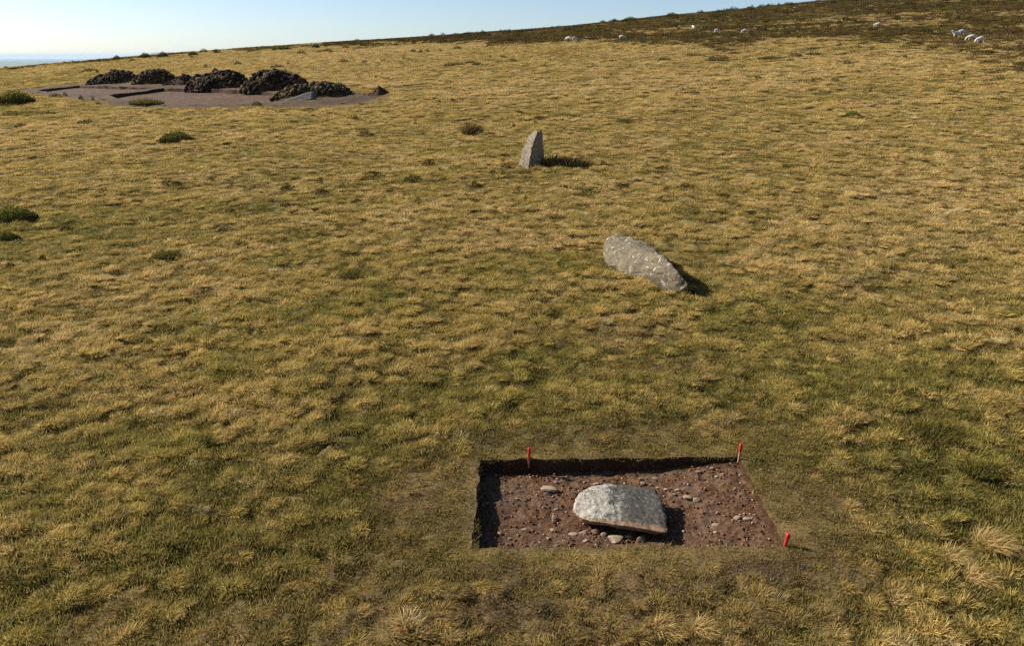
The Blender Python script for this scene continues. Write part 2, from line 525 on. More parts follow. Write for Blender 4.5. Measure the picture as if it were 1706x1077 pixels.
build_far()

def build_haze():
    bm = bmesh.new()
    bmesh.ops.create_cube(bm, size=1.0)
    lo, hi = Vector((-46000, -400, -126)), Vector((46000, 46000, 75))
    for v in bm.verts:
        v.co = Vector([lo[k] + (v.co[k] + 0.5) * (hi[k] - lo[k]) for k in range(3)])
    me = bpy.data.meshes.new('haze'); bm.to_mesh(me); bm.free()
    m = bpy.data.materials.new('haze_air'); m.use_nodes = True
    n, l = m.node_tree.nodes, m.node_tree.links
    n.remove(n['Principled BSDF'])
    v = n.new('ShaderNodeVolumePrincipled')
    v.inputs['Color'].default_value = (0.62, 0.80, 1.0, 1)
    v.inputs['Density'].default_value = 0.00003
    v.inputs['Anisotropy'].default_value = 0.0
    l.new(v.outputs[0], n['Material Output'].inputs['Volume'])
    tag(link('haze', me, m, smooth=False), kind='stuff')
build_haze()

# ------------------------------------------------------------------ stones
def rock_mat(name, base, dark, lichen, lichen_amt, stain=None, scale=1.0, moss=None, spots=9.0):
    m, n, l, b = new_mat(name)
    co = n.new('ShaderNodeTexCoord').outputs['Object']
    f1 = noise_tex(n, l, co, 2.2 * scale, 5, 0.6)
    f2 = noise_tex(n, l, co, 9 * scale, 8, 0.72, 3)
    f3 = noise_tex(n, l, co, 45 * scale, 4, 0.7, 5)
    c = ramp(n, l, f2, [(0.33, dark), (0.62, base)])
    c = mixc(n, l, ramp(n, l, f3, [(0.35, (0.55, 0.55, 0.55, 1)), (0.6, (0, 0, 0, 1))]), c, dark)
    if moss:
        c = mixc(n, l, ramp(n, l, noise_tex(n, l, co, 3.2 * scale, 6, 0.65, 9), [(0.56, (0, 0, 0, 1)), (0.66, (0.75, 0.75, 0.75, 1))]), c, moss)
    vt = n.new('ShaderNodeTexVoronoi'); vt.inputs['Scale'].default_value = spots * scale
    wp = n.new('ShaderNodeMixRGB'); wp.blend_type = 'ADD'; wp.inputs[0].default_value = 0.22
    nn = n.new('ShaderNodeTexNoise'); nn.inputs['Scale'].default_value = 14 * scale
    l.new(co, nn.inputs['Vector']); l.new(co, wp.inputs[1]); l.new(nn.outputs['Color'], wp.inputs[2]); l.new(wp.outputs[0], vt.inputs['Vector'])
    vs = n.new('ShaderNodeSeparateColor'); l.new(vt.outputs['Color'], vs.inputs[0])
    vm = n.new('ShaderNodeMath'); vm.operation = 'MULTIPLY_ADD'; vm.inputs[1].default_value = 0.62; vm.inputs[2].default_value = 0.06; l.new(vs.outputs[0], vm.inputs[0])
    vd = n.new('ShaderNodeMath'); vd.operation = 'DIVIDE'; l.new(vt.outputs['Distance'], vd.inputs[0]); l.new(vm.outputs[0], vd.inputs[1])
    va = n.new('ShaderNodeMath'); va.operation = 'MULTIPLY_ADD'; va.inputs[1].default_value = 1.1; l.new(f2, va.inputs[0]); l.new(vd.outputs[0], va.inputs[2])
    vh = n.new('ShaderNodeMath'); vh.operation = 'MULTIPLY'; vh.inputs[1].default_value = 0.5; l.new(va.outputs[0], vh.inputs[0])
    sp = ramp(n, l, vh.outputs[0], [(0.55, (0.75, 0.75, 0.75, 1)), (0.62, (0, 0, 0, 1))])
    gate = ramp(n, l, f1, [(0.62 - lichen_amt, (0, 0, 0, 1)), (0.70 - lichen_amt, (1, 1, 1, 1))])
    mul = mixc(n, l, 1.0, sp, gate, 'MULTIPLY')
    c = mixc(n, l, mul, c, lichen)
    if stain:
        sep = n.new('ShaderNodeSeparateXYZ'); l.new(co, sep.inputs[0])
        ad = n.new('ShaderNodeMath'); ad.operation = 'MULTIPLY_ADD'; ad.inputs[1].default_value = 0.10; l.new(f1, ad.inputs[0]); l.new(sep.outputs['Z'], ad.inputs[2])
        c = mixc(n, l, ramp(n, l, ad.outputs[0], [(stain[1], (0.9, 0.9, 0.9, 1)), (stain[1] + 0.05, (0, 0, 0, 1))]), c, stain[0])
    l.new(c, b.inputs['Base Color'])
    b.inputs['Roughness'].default_value = 0.9
    b.inputs['Specular IOR Level'].default_value = 0.25
    bump(n, l, f2, 0.6, 0.03 / scale, b)
    return m

def hull_mesh(name, pts, seed, cuts=7, smooth=2, amp=0.02, freq=3.0):
    bm = bmesh.new()
    for p in pts: bm.verts.new(tuple(float(c) for c in p))
    r = bmesh.ops.convex_hull(bm, input=bm.verts)
    junk = [g for g in r['geom_interior'] + r['geom_unused'] if isinstance(g, bmesh.types.BMVert)]
    if junk: bmesh.ops.delete(bm, geom=list(set(junk)), context='VERTS')
    bmesh.ops.triangulate(bm, faces=bm.faces)
    bmesh.ops.subdivide_edges(bm, edges=bm.edges, cuts=cuts, use_grid_fill=True)
    bmesh.ops.triangulate(bm, faces=bm.faces)
    for _ in range(smooth):
        bmesh.ops.smooth_vert(bm, verts=bm.verts, factor=0.5, use_axis_x=True, use_axis_y=True, use_axis_z=True)
    bm.normal_update()
    off = Vector((seed * 3.17, seed * 1.3, seed * 0.7))
    disp = []
    for v in bm.verts:
        n1 = mnoise.fractal(v.co * freq + off, 1.0, 2.0, 5)
        n2 = abs(mnoise.noise(v.co * freq * 2.3 + off * 2))
        disp.append(v.normal * (amp * n1 - amp * 0.5 * (1 - min(1, n2 * 6)) ))
    for v, d in zip(bm.verts, disp): v.co += d
    bmesh.ops.recalc_face_normals(bm, faces=bm.faces)
    me = bpy.data.meshes.new(name); bm.to_mesh(me); bm.free()
    return me

def local(pts, o):
    return [np.array(p) - np.array(o) for p in pts]

def boulder_mat():
    m, n, l, b = new_mat('pale_boulder')
    co = n.new('ShaderNodeTexCoord').outputs['Object']
    f1 = noise_tex(n, l, co, 6.0, 8, 0.72)
    f2 = noise_tex(n, l, co, 16, 8, 0.75, 3)
    f3 = noise_tex(n, l, co, 38, 6, 0.72, 5)
    grey = ramp(n, l, f2, [(0.32, lin(42, 40, 36)), (0.52, lin(86, 82, 74)), (0.74, lin(130, 124, 112))])
    white = ramp(n, l, f2, [(0.30, lin(72, 65, 55)), (0.44, lin(146, 138, 124)), (0.64, lin(192, 185, 171))])
    sep = n.new('ShaderNodeSeparateXYZ'); l.new(co, sep.inputs[0])
    ad = n.new('ShaderNodeMath'); ad.operation = 'MULTIPLY_ADD'; ad.inputs[1].default_value = 1.5; l.new(f1, ad.inputs[0]); l.new(sep.outputs['X'], ad.inputs[2])
    c = mixc(n, l, ramp(n, l, ad.outputs[0], [(0.56, (1, 1, 1, 1)), (0.70, (0, 0, 0, 1))]), grey, white)
    c = mixc(n, l, ramp(n, l, f3, [(0.34, (0.75, 0.75, 0.75, 1)), (0.44, (0, 0, 0, 1))]), c, lin(50, 46, 40))
    vk = n.new('ShaderNodeTexVoronoi'); vk.feature = 'DISTANCE_TO_EDGE'; vk.inputs['Scale'].default_value = 5.0
    wk = n.new('ShaderNodeMixRGB'); wk.blend_type = 'ADD'; wk.inputs[0].default_value = 0.35; nk = n.new('ShaderNodeTexNoise'); nk.inputs['Scale'].default_value = 7.0
    l.new(co, nk.inputs['Vector']); l.new(co, wk.inputs[1]); l.new(nk.outputs['Color'], wk.inputs[2]); l.new(wk.outputs[0], vk.inputs['Vector'])
    c = mixc(n, l, ramp(n, l, vk.outputs['Distance'], [(0.008, (0.75, 0.75, 0.75, 1)), (0.03, (0, 0, 0, 1))]), c, lin(56, 51, 44))
    st = n.new('ShaderNodeAttribute'); st.attribute_name = 'stain'
    a4 = n.new('ShaderNodeMath'); a4.operation = 'MULTIPLY_ADD'; a4.inputs[1].default_value = 0.9; l.new(f1, a4.inputs[0]); l.new(st.outputs['Fac'], a4.inputs[2])
    c = mixc(n, l, ramp(n, l, a4.outputs[0], [(0.70, (0, 0, 0, 1)), (0.999, (0.8, 0.8, 0.8, 1))]), c, ramp(n, l, f2, [(0.35, lin(98, 72, 50)), (0.65, lin(172, 140, 106))]))
    l.new(c, b.inputs['Base Color'])
    b.inputs['Roughness'].default_value = 0.9; b.inputs['Specular IOR Level'].default_value = 0.25
    bump(n, l, f2, 0.85, 0.04, b)
    return m
M_BOULDER = boulder_mat()
M_SLAB = rock_mat('lichened_slab', lin(122, 110, 88), lin(64, 57, 46), lin(178, 170, 152), 0.22, scale=1.0, moss=lin(122, 108, 68), spots=8)
M_STAND = rock_mat('standing_bluestone', lin(142, 130, 108), lin(80, 73, 62), lin(190, 184, 168), 0.14, scale=1.2, moss=lin(150, 136, 84), spots=7)
M_FARROCK = rock_mat('far_grey_rock', lin(118, 114, 106), lin(66, 64, 60), lin(160, 156, 146), 0.08, scale=0.8)
M_PALE = rock_mat('pale_rubble', lin(172, 152, 130), lin(112, 93, 75), lin(200, 184, 164), 0.05, scale=7)
M_BROWNST = rock_mat('soil_smeared_rubble', lin(150, 118, 90), lin(92, 66, 48), lin(186, 160, 130), 0.03, scale=7)

# boulder in the trench: pixel, height above the floor
BZ = on_floor(1035, 870)[2]
BO = np.array([*on_floor(1035, 860)[:2], BZ])
top = [(984, 811, .27), (1010, 807, .29), (1046, 809, .30), (1092, 817, .28), (1103, 833, .25), (1109, 856, .21), (1115, 890, .15), (1088, 884, .16), (1050, 878, .165), (1016, 874, .155), (985, 870, .14), (963, 864, .12), (954, 853, .13), (955, 838, .16), (965, 821, .22)]
P = [at_z(a, b, BZ + h) for a, b, h in top]
cen = np.mean(P, axis=0)
low = []
for p in list(P):
    d = p - cen
    P.append(np.array([cen[0] + d[0] * 0.95, cen[1] + d[1] * 0.80 + 0.015, p[2] + 0.034]))
    p = p + np.array([0, 0, -0.01])
    low.append(np.array([cen[0] + d[0] * 0.93, cen[1] + d[1] * 0.90 + 0.03, p[2] - 0.075]))
    low.append(np.array([cen[0] + d[0] * 0.62 - 0.05, cen[1] + d[1] * 0.45 + 0.14, BZ - 0.06]))
bo = link('boulder', hull_mesh('boulder', local(P + low, BO), 3, 8, 1, 0.022, 5.0), M_BOULDER, loc=BO)
ring = [np.array([cen[0] + (q_[0] - cen[0]) * 0.95 - BO[0], cen[1] + (q_[1] - cen[1]) * 0.83 + 0.015 - BO[1]]) for q_ in P[:len(top)]]
bv = np.array([tuple(v.co) for v in bo.data.vertices])
out_ = ~inside(ring, bv[:, 0], bv[:, 1])
band = np.where(out_, np.clip(poly_dist(ring, bv[:, 0], bv[:, 1]) / 0.03, 0, 1), 0.0) * np.where(bv[:, 1] < cen[1] - BO[1] + 0.05, 1.0, 0.25)
attr(bo.data, 'stain', 'FLOAT', np.maximum(band, (bv[:, 2] < 0.10).astype(float)))
tag(bo, 'large pale grey boulder with white lichened left end lying in the earth trench', 'boulder')

# recumbent slab
SZ = float(macro(np.array([hit(1075, 450)[0]]), np.array([hit(1075, 450)[1]]))[0])
SO = np.array([*hit(1075, 450)[:2], SZ])
front = [hit(a, b) for a, b in ((1003, 431), (1006, 443), (1032, 456), (1068, 467), (1104, 481), (1128, 487), (1146, 484))]
for p in front: p[2] -= 0.12
front2 = [p + np.array([0.02, 0.0, 0.14]) for p in front]
ridge = []
for a, b, h in ((1009, 399, .40), (1015, 390, .46), (1028, 390, .47), (1044, 394, .50), (1072, 403, .58), (1092, 413, .60), (1111, 432, .72), (1129, 453, .60), (1146, 473, .38)):
    z = SZ + h
    for _ in range(4):
        q = at_z(a, b, z); z = float(macro(q[0:1], q[1:2])[0]) + h
    ridge.append(at_z(a, b, z))
back = [p + np.array([0.05, 0.22, -0.30]) for p in ridge[1:7]] + [np.array([p[0] - 0.03, p[1] + 0.30, SZ - 0.2]) for p in ridge]
sl = link('slab', hull_mesh('slab', local(front + front2 + ridge + back, SO), 5, 12, 0, 0.065, 3.0), M_SLAB, loc=SO)
sl.name = 'recumbent_stone'
tag(sl, 'big lichen-spotted grey stone slab lying tilted in the grass', 'boulder')

# standing stone
KO = hit(884, 280)
s = px_m(KO)
up = lambda y: (280 - y) * s / math.cos(math.radians(8))
def sp_(x, y, dy): return np.array([(x - 884) * s, dy, up(y)])
spts = []
for y, xl, xm, xr, d in ((286, 862, 878, 908, .30), (281, 862, 879, 908, .32), (262, 867, 882, 907, .29), (244, 873, 886, 905.5, .26), (230, 879, 890, 904, .22), (222, 885, 894, 902.5, .18), (218, 889, 895, 901.5, .14)):
    spts += [sp_(xl, y, 0.30 * d / .3), sp_(xm, y, -d), sp_(xr, y, 0.05), sp_(xr - 3, y, 0.34 * d / .3), sp_(xl + 5, y, 0.48 * d / .3)]
st = link('standing_stone', hull_mesh('standing_stone', spts, 8, 8, 1, 0.035, 3.0), M_STAND, loc=KO + np.array([0, 0, -0.05]))
tag(st, 'tall tapering grey standing stone upright on the open moor', 'standing stone')

# grey rock by the far excavation
FO = hit(500, 168)
s2 = px_m(FO)
fp = []
for x, y, dy in ((478, 171, 0), (463, 172, 0.0), (482, 163, .2), (505, 157, .4), (524, 151, .5), (525, 172, 0.2), (510, 174, -.3), (480, 174, -.3), (524, 162, -.1), (500, 172, 1.2), (523, 172, 1.3), (522, 155, .9), (495, 165, .9)):
    fp.append(np.array([(x - 500) * s2, dy, (168 - y) * s2]))
fr = link('boulder', hull_mesh('boulder_far', fp, 11, 5, 1, 0.06, 1.2), M_FARROCK, loc=FO)
tag(fr, 'grey wedge-shaped boulder tilted on bare mud in front of the spoil heaps', 'boulder')

# rubble in the trench
def chip_mesh(seed, sub=2):
    r = random.Random(seed)
    bm = bmesh.new()
    bmesh.ops.create_icosphere(bm, subdivisions=sub, radius=1.0)
    for _ in range(11):
        d = Vector((r.gauss(0, 1), r.gauss(0, 1), r.gauss(0, 1))).normalized()
        k = r.uniform(0.5, 0.82)
        for v in bm.verts:
            t = v.co.dot(d)
            if t > k: v.co -= d * (t - k)
    for v in bm.verts:
        v.co += mnoise.noise_vector(v.co * 1.7 + Vector((seed, 0, 0))) * 0.12
    me = bpy.data.meshes.new('stone'); bm.to_mesh(me); bm.free()
    return me
CHIP = [chip_mesh(20 + k) for k in range(12)]
for k, me in enumerate(CHIP):
    me.materials.append(M_PALE if k % 3 else M_BROWNST)

def stone(px, py, w, h, label, group=None, k=None, rot=None, floor=True, name='stone', mat=None):
    p = on_floor(px, py + h * 0.3) if floor else on_ground(px, py + h * 0.3)
    s = px_m(p)
    k = random.randrange(12) if k is None else k
    me = CHIP[k]
    o = bpy.data.objects.new(name, me)
    col.objects.link(o)
    rx = w * s / 2 / 0.80
    hz = h * s * 0.36 / 0.74
    o.location = (p[0], p[1], p[2] + hz * 0.35)
    o.scale = (rx, rx * random.uniform(0.6, 0.85), hz)
    o.rotation_euler = (random.uniform(-.15, .15), random.uniform(-.15, .15), random.uniform(-.3, .3) if rot is None else rot)
    tag(o, label, 'stone', group)
    return o

stone(915, 810, 27, 14, 'broad flat pale stone lying near the back left of the trench', k=1)
stone(912, 822, 11, 9, 'small pale stone just in front of the broad flat one at the trench back left')
stone(993, 803, 10, 8, 'small pale stone at the foot of the trench back wall behind the boulder')
stone(924, 860, 11, 11, 'pale upright stone beside a dark hollow left of the boulder', k=4)
stone(835, 884, 11, 9, 'pale stone nearest the shaded left side of the trench')
stone(874, 880, 9, 7, 'lone dark-shadowed stone halfway between the trench left side and the boulder')
stone(921, 882, 10, 7, 'slanting pinkish stone below the dark hollow left of the boulder', rot=-0.7)
stone(955, 886, 14, 6, 'long flat tan stone in front of the boulder left end', k=2)
stone(950, 905, 8, 7, 'bright white pebble with sharp shadow left of centre at the trench front')
stone(927, 907, 7, 6, 'rounded tan pebble left of the bright white pebble at the trench front')
stone(977, 899, 13, 11, 'grey white stone in front of the boulder beside the bright white pebble', k=5)
stone(972, 885, 13, 9, 'angular stone tucked under the left end of the boulder')
stone(992, 886, 16, 10, 'brown wedge stone propping the boulder left of its middle', k=3)
stone(1026, 895, 25, 13, 'long pale stone slab lying in the shadow gap before the boulder', k=7, rot=-0.4)
stone(1068, 899, 16, 14, 'two-toned stone block under the boulder front right', k=8)
stone(1075, 913, 40, 8, 'long white flat stone along the front edge of the trench', k=10, rot=0.1)
stone(1006, 889, 12, 8, 'brown stone packed under the middle of the boulder front, left one')
stone(1046, 893, 11, 8, 'brown stone packed under the middle of the boulder front, right one')
stone(1145, 831, 15, 8, 'left one of two pale stones side by side right of the boulder', k=1, rot=-0.2)
stone(1160, 838, 14, 9, 'right one of two pale stones side by side right of the boulder', k=4)
stone(1228, 872, 15, 11, 'left and larger of two cream stones near the front right peg', k=5)
stone(1244, 878, 13, 9, 'right and smaller of two cream stones near the front right peg', k=11)
stone(1192, 879, 11, 5, 'thin sliver of pale stone left of the two cream stones')
stone(1192, 893, 9, 7, 'single cream pebble close to the trench front edge on the right')
stone(1256, 870, 6, 5, 'white pebble just behind the two cream stones')
stone(1255, 834, 8, 7, 'yellowish stone near the sloping right side of the trench')
stone(1268, 783, 7, 6, 'left of two white pebbles on the trodden grass right of the trench', floor=False)
stone(1280, 786, 6, 5, 'right of two white pebbles on the trodden grass right of the trench', floor=False)
for a, b, w, h, lab in (
        (1127, 850, 6, 6, 'lone pebble beside the boulder shadow, below the two pale stones side by side'),
        (1123, 828, 6, 5, 'tiny white pebble just left of the two pale stones side by side'),
        (1128, 820, 9, 6, 'slanting pale chip up and left of the two pale stones side by side'),
        (1109, 817, 7, 6, 'left of two touching white pebbles behind the boulder right corner'),
        (1117, 816, 6, 6, 'right of two touching white pebbles behind the boulder right corner'),
        (1096, 814, 8, 6, 'pale pebble almost touching the back right corner of the boulder'),
        (1071, 806, 10, 7, 'tan stone right behind the boulder, nearest its back edge'),
        (1068, 798, 7, 6, 'small brown stone behind the boulder, a step nearer the back wall'),
        (1092, 799, 9, 5, 'thin flat chip between the boulder corner and the back wall'),
        (1138, 889, 6, 6, 'small round pebble right of the pointed front tip of the boulder'),
        (1163, 793, 9, 6, 'pale chip under the back wall, third stone from the back right peg'),
        (1185, 790, 9, 7, 'orange-tan stone under the back wall, second stone from the back right peg'),
        (1150, 791, 6, 5, 'little pebble under the back wall, fourth stone from the back right peg'),
        (1193, 803, 8, 6, 'tan stone a step in front of the orange-tan one near the back wall'),
        (1204, 818, 7, 4, 'flat brown chip alone in the middle of the trench right half'),
        (1232, 800, 6, 5, 'small stone below the back right peg, close to the trench side'),
        (1239, 828, 6, 5, 'small brown stone left of the yellowish one by the sloping right side'),
        (1217, 786, 5, 5, 'tiny stone under the back wall, nearest the back right peg'),
        (926, 801, 7, 5, 'small stone right behind the broad flat stone at the back left'),
        (927, 845, 7, 6, 'soil-stained pebble behind the pale upright stone left of the boulder'),
        (850, 895, 6, 5, 'small brown stone just right of the pale stone near the shaded left side'),
        (900, 905, 6, 5, 'small brown stone left of the rounded tan pebble at the trench front'),
        (885, 921, 7, 5, 'pebble half in the grass on the front edge of the trench, left part'),
        (905, 845, 6, 5, 'small stone midway between the broad flat stone and the dark hollow'),
        (862, 830, 6, 5, 'small stone nearest the back left corner of the trench')):
    stone(a, b, w, h, lab, 'small stones scattered over the trench floor')

# crumbs of soil and grit over the trench floor: too many to count
def build_crumbs():
    P4 = [np.array(p) for p in TR]
    V, F = [], []
    base = np.array([(0, 0, 1), (.94, 0, .3), (.29, .9, .3), (-.76, .55, .3), (-.76, -.55, .3), (.29, -.9, .3), (0, 0, -.7)])
    bf = [(0, 1, 2), (0, 2, 3), (0, 3, 4), (0, 4, 5), (0, 5, 1), (6, 2, 1), (6, 3, 2), (6, 4, 3), (6, 5, 4), (6, 1, 5)]
    cols = []
    for k in range(2600):
        u, v = rng.uniform(0.02, 0.985), rng.uniform(0.0, 0.985)
        x = (P4[0][0] * (1 - v) + P4[1][0] * v) * (1 - u) + (P4[3][0] * (1 - v) + P4[2][0] * v) * u
        y = (P4[0][1] * (1 - v) + P4[1][1] * v) * (1 - u) + (P4[3][1] * (1 - v) + P4[2][1] * v) * u
        s = 0.006 + 0.021 * rng.random() ** 3
        z = floor_z(x, y)
        w = base * rng.uniform(0.6, 1.3, (7, 3)) * s * np.array([1, 1, 0.75])
        a = rng.uniform(0, 6.28); c, d = math.cos(a), math.sin(a)
        w = np.stack([w[:, 0] * c - w[:, 1] * d, w[:, 0] * d + w[:, 1] * c, w[:, 2]], -1) + np.array([x, y, z + s * 0.25])
        n0 = len(V) * 7
        V.append(w); F.append(np.array(bf) + n0)
        t = rng.random()
        cols.append(np.tile(lin(170, 140, 112) if t > 0.80 else (lin(116, 86, 65) if t > 0.4 else lin(80, 58, 44)), (7, 1)))
    me = mesh_np('soil_crumbs', np.concatenate(V), np.concatenate(F))
    attr(me, 'c', 'FLOAT_COLOR', np.concatenate(cols))
    tag(link('soil_crumbs', me, M_CLOD, smooth=False), 'loose crumbs of soil and grit over the trench floor', 'soil', kind='stuff')

def attr_mat(name, gain=1.0):
    m, n, l, b = new_mat(name)
    a = n.new('ShaderNodeAttribute'); a.attribute_name = 'c'
    geo = n.new('ShaderNodeNewGeometry').outputs['Position']
    f = noise_tex(n, l, geo, 9, 6, 0.7)
    l.new(mixc(n, l, 1.0, a.outputs['Color'], ramp(n, l, f, [(0.3, (.55, .55, .55, 1)), (0.7, (1.25, 1.2, 1.1, 1))]), 'MULTIPLY'), b.inputs['Base Color'])
    b.inputs['Roughness'].default_value = 0.95; b.inputs['Specular IOR Level'].default_value = 0.15
    return m
M_CLOD = attr_mat('clod_soil')
build_crumbs()

# ------------------------------------------------------------------ pegs
M_RED, n_, l_, b_ = new_mat('red_paint')
f_ = noise_tex(n_, l_, n_.new('ShaderNodeTexCoord').outputs['Object'], 30, 4, 0.6)
l_.new(ramp(n_, l_, f_, [(0.35, lin(150, 26, 26)), (0.65, lin(206, 46, 42))]), b_.inputs['Base Color'])
b_.inputs['Roughness'].default_value = 0.5
M_PEGWOOD, n_, l_, b_ = new_mat('peg_wood')
f_ = noise_tex(n_, l_, n_.new('ShaderNodeTexCoord').outputs['Object'], 40, 5, 0.6)
l_.new(ramp(n_, l_, f_, [(0.35, lin(140, 92, 62)), (0.65, lin(196, 148, 104))]), b_.inputs['Base Color'])
b_.inputs['Roughness'].default_value = 0.8

def prism(bm, sections, sides=8, rot=0.0):
    rings = []
    for z, r in sections:
        rings.append([bm.verts.new((r * math.cos(rot + 2 * math.pi * k / sides), r * math.sin(rot + 2 * math.pi * k / sides), z)) for k in range(sides)])
    for a, b in zip(rings, rings[1:]):
        for k in range(sides): bm.faces.new((a[k], a[(k + 1) % sides], b[(k + 1) % sides], b[k]))
    bm.faces.new(rings[0][::-1]); bm.faces.new(rings[-1])

def peg(px, py, hpx, red_from, tilt, label, head=1.0):
    p = on_ground(px, py)
    s = px_m(p)
    h = hpx * s * 1.08
    t = empty('marker_peg', p)
    t.rotation_euler = (0, tilt, 0)
    bm = bmesh.new(); prism(bm, [(-0.12, 0.004), (-0.04, 0.018), (h * 0.96, 0.019)], 4, math.pi / 4)
    me = bpy.data.meshes.new('stake'); bm.to_mesh(me); bm.free()
    link('stake', me, M_PEGWOOD, t, smooth=False)
    bm = bmesh.new(); prism(bm, [(h * red_from, 0.0215), (h * 0.62, 0.0225), (h * 0.66, 0.027 * head), (h * 0.92, 0.029 * head), (h, 0.022 * head)], 8, 0.2)
    me = bpy.data.meshes.new('painted_head'); bm.to_mesh(me); bm.free()
    link('painted_head', me, M_RED, t, smooth=False)
    tag(t, label, 'peg', 'red-topped pegs around the trench')
peg(881, 770, 22, 0.05, 0.04, 'thin red peg in the back edge of the trench, left of the boulder', 0.85)
peg(1231, 766, 26, 0.48, 0.05, 'red-headed wooden peg at the back right corner of the trench')
peg(1307, 914, 23, 0.02, 0.16, 'leaning all-red peg at the front right corner of the trench')

# ------------------------------------------------------------------ spoil heaps by the far excavation
ICO = []
def ico_np():
    bm = bmesh.new(); bmesh.ops.create_icosphere(bm, subdivisions=1, radius=1.0)
    v = np.array([tuple(w.co) for w in bm.verts]); f = np.array([[w.index for w in fc.verts] for fc in bm.faces]); bm.free()
    return v, f
IV, IF = ico_np()

def heap(x0, x1, ybase, ytop, label, n_clod, clod, seed, tone=0, skew=0.0, name='spoil_heap'):
    p = hit((x0 + x1) / 2, ybase)
    s = px_m(p)
    a = (x1 - x0) * s / 2 * 1.14
    hgt = (ybase - ytop) * s * 1.02
    b = max(0.55 * a, 1.1 * hgt)
    p = p + np.array([p[0], p[1], 0]) / np.hypot(p[0], p[1]) * b * 0.8
    p[2] = float(macro(p[0:1], p[1:2])[0])
    t = empty(name, p)
    tag(t, label, 'spoil heap', 'spoil heaps behind the far excavation')
    nr, na = 22, 60
    R, A = np.meshgrid(np.linspace(0, 1, nr), np.linspace(0, 2 * np.pi, na, endpoint=False), indexing='ij')
    def shape(rho, ang):
        wob = 1 + 0.30 * (vn(np.cos(ang) * 1.6 + 5 * seed, np.sin(ang) * 1.6 + 9, seed) - 0.5) * 2
        x = a * rho * np.cos(ang) * wob; y = b * rho * np.sin(ang) * wob
        z = hgt * np.clip(1 - rho ** 2, 0, 1) ** (0.55 if tone < 2 else 1.0) * (0.50 + 0.85 * fbm(x / 1.3 + seed, y / 1.3, seed, 3))
        if tone == 2: z = hgt * np.clip(1 - rho, 0, 1) ** 0.9 * (0.9 + 0.2 * fbm(x / 0.6, y / 0.6, seed, 2))
        z = z * (1 + skew * x / a)
        gz = macro(x + p[0], y + p[1]) - p[2]
        return x, y, z + gz - 0.12 * rho
    X, Y, Z = shape(R, A)
    V = np.stack([X, Y, Z], -1).reshape(-1, 3)
    i = np.arange(nr - 1)[:, None] * na; j = np.arange(na)[None]; j2 = (j + 1) % na
    F = np.stack([i + j, i + na + j, i + na + j2, i + j2], -1).reshape(-1, 4)
    me = mesh_np('mound', V, F)
    link('mound', me, M_HEAP, t)
    vs, fs, cs = [], [], []
    for k in range(int(n_clod * 1.7)):
        rho = math.sqrt(rng.random()) * 1.02; ang = rng.uniform(0, 2 * np.pi)
        x, y, z = shape(np.array(rho), np.array(ang))
        r_ = clod * 0.8 * (0.35 + 1.25 * rng.random() ** 2)
        w = IV * (1 + 0.55 * (rng.random((len(IV), 1)) - 0.5)) * r_ * np.array([1, 0.9, 0.7])
        q = rng.uniform(0, 6.28); c, d = math.cos(q), math.sin(q)
        w = np.stack([w[:, 0] * c - w[:, 1] * d, w[:, 0] * d + w[:, 1] * c, w[:, 2]], -1) + np.array([x, y, float(z) + r_ * 0.2])
        fs.append(IF + len(vs) * len(IV)); vs.append(w)
        tt = rng.random()
        pal = [lin(62, 47, 32), lin(44, 33, 23), lin(88, 73, 45), lin(124, 103, 64)] if tone == 0 else ([lin(66, 55, 34), lin(48, 39, 25), lin(88, 77, 45), lin(116, 98, 60)] if tone == 1 else [lin(54, 38, 30), lin(40, 28, 24), lin(70, 50, 40), lin(86, 64, 52)])
        cs.append(np.tile(pal[0] if tt < .4 else pal[1] if tt < .7 else pal[2] if tt < .92 else pal[3], (len(IV), 1)))
    me = mesh_np('clods', np.concatenate(vs), np.concatenate(fs))
    attr(me, 'c', 'FLOAT_COLOR', np.concatenate(cs))
    o = link('clods', me, M_CLOD, t, smooth=False)
    o['kind'] = 'stuff'
    return t

M_HEAP = soil_material('spoil_soil', lin(36, 27, 19), lin(70, 54, 37), lin(112, 90, 60), 3.0)
heap(156, 234, 138, 121.5, 'leftmost long dark spoil heap behind the far excavation', 420, 0.20, 1)
heap(229, 294, 139, 119.5, 'rounded dark spoil heap with a white bag on its face', 380, 0.20, 2)
heap(276, 336, 141, 124.5, 'lowest smooth brown spoil heap between two taller heaps', 160, 0.14, 3, 2, 0.3)
heap(324, 409, 147, 121, 'broad lumpy spoil heap left of the biggest heap', 460, 0.25, 4)
heap(407, 514, 150.5, 120, 'biggest spoil heap of turf lumps at the right end of the row', 620, 0.27, 5)
heap(462, 581, 162, 142.5, 'low olive heap of stacked turf behind the grey wedge-shaped boulder', 420, 0.22, 6, 1, 0.2)
heap(612, 652, 159, 144.5, 'small lone conical heap of dark soil right of the others', 60, 0.07, 7, 2)

# white bag on the second heap
pb = hit(258, 137.5); sb = px_m(pb)
bm = bmesh.new()
prism(bm, [(0, .24), (.08, .30), (.22, .28), (.34, .20), (.40, .07), (.50, .10)], 10)
for v in bm.verts: v.co += mnoise.noise_vector(v.co * 5) * 0.05
me = bpy.data.meshes.new('white_bag'); bm.to_mesh(me); bm.free()
M_BAG, n_, l_, b_ = new_mat('white_bag'); b_.inputs['Base Color'].default_value = lin(226, 226, 230)
o = link('tied_sack', me, M_BAG, loc=pb + np.array([0, -0.1, 0.15]))
o.scale = (0.62, 0.62, 0.62)
tag(o, 'tiny white tied sack at the foot of the rounded spoil heap', 'sack')

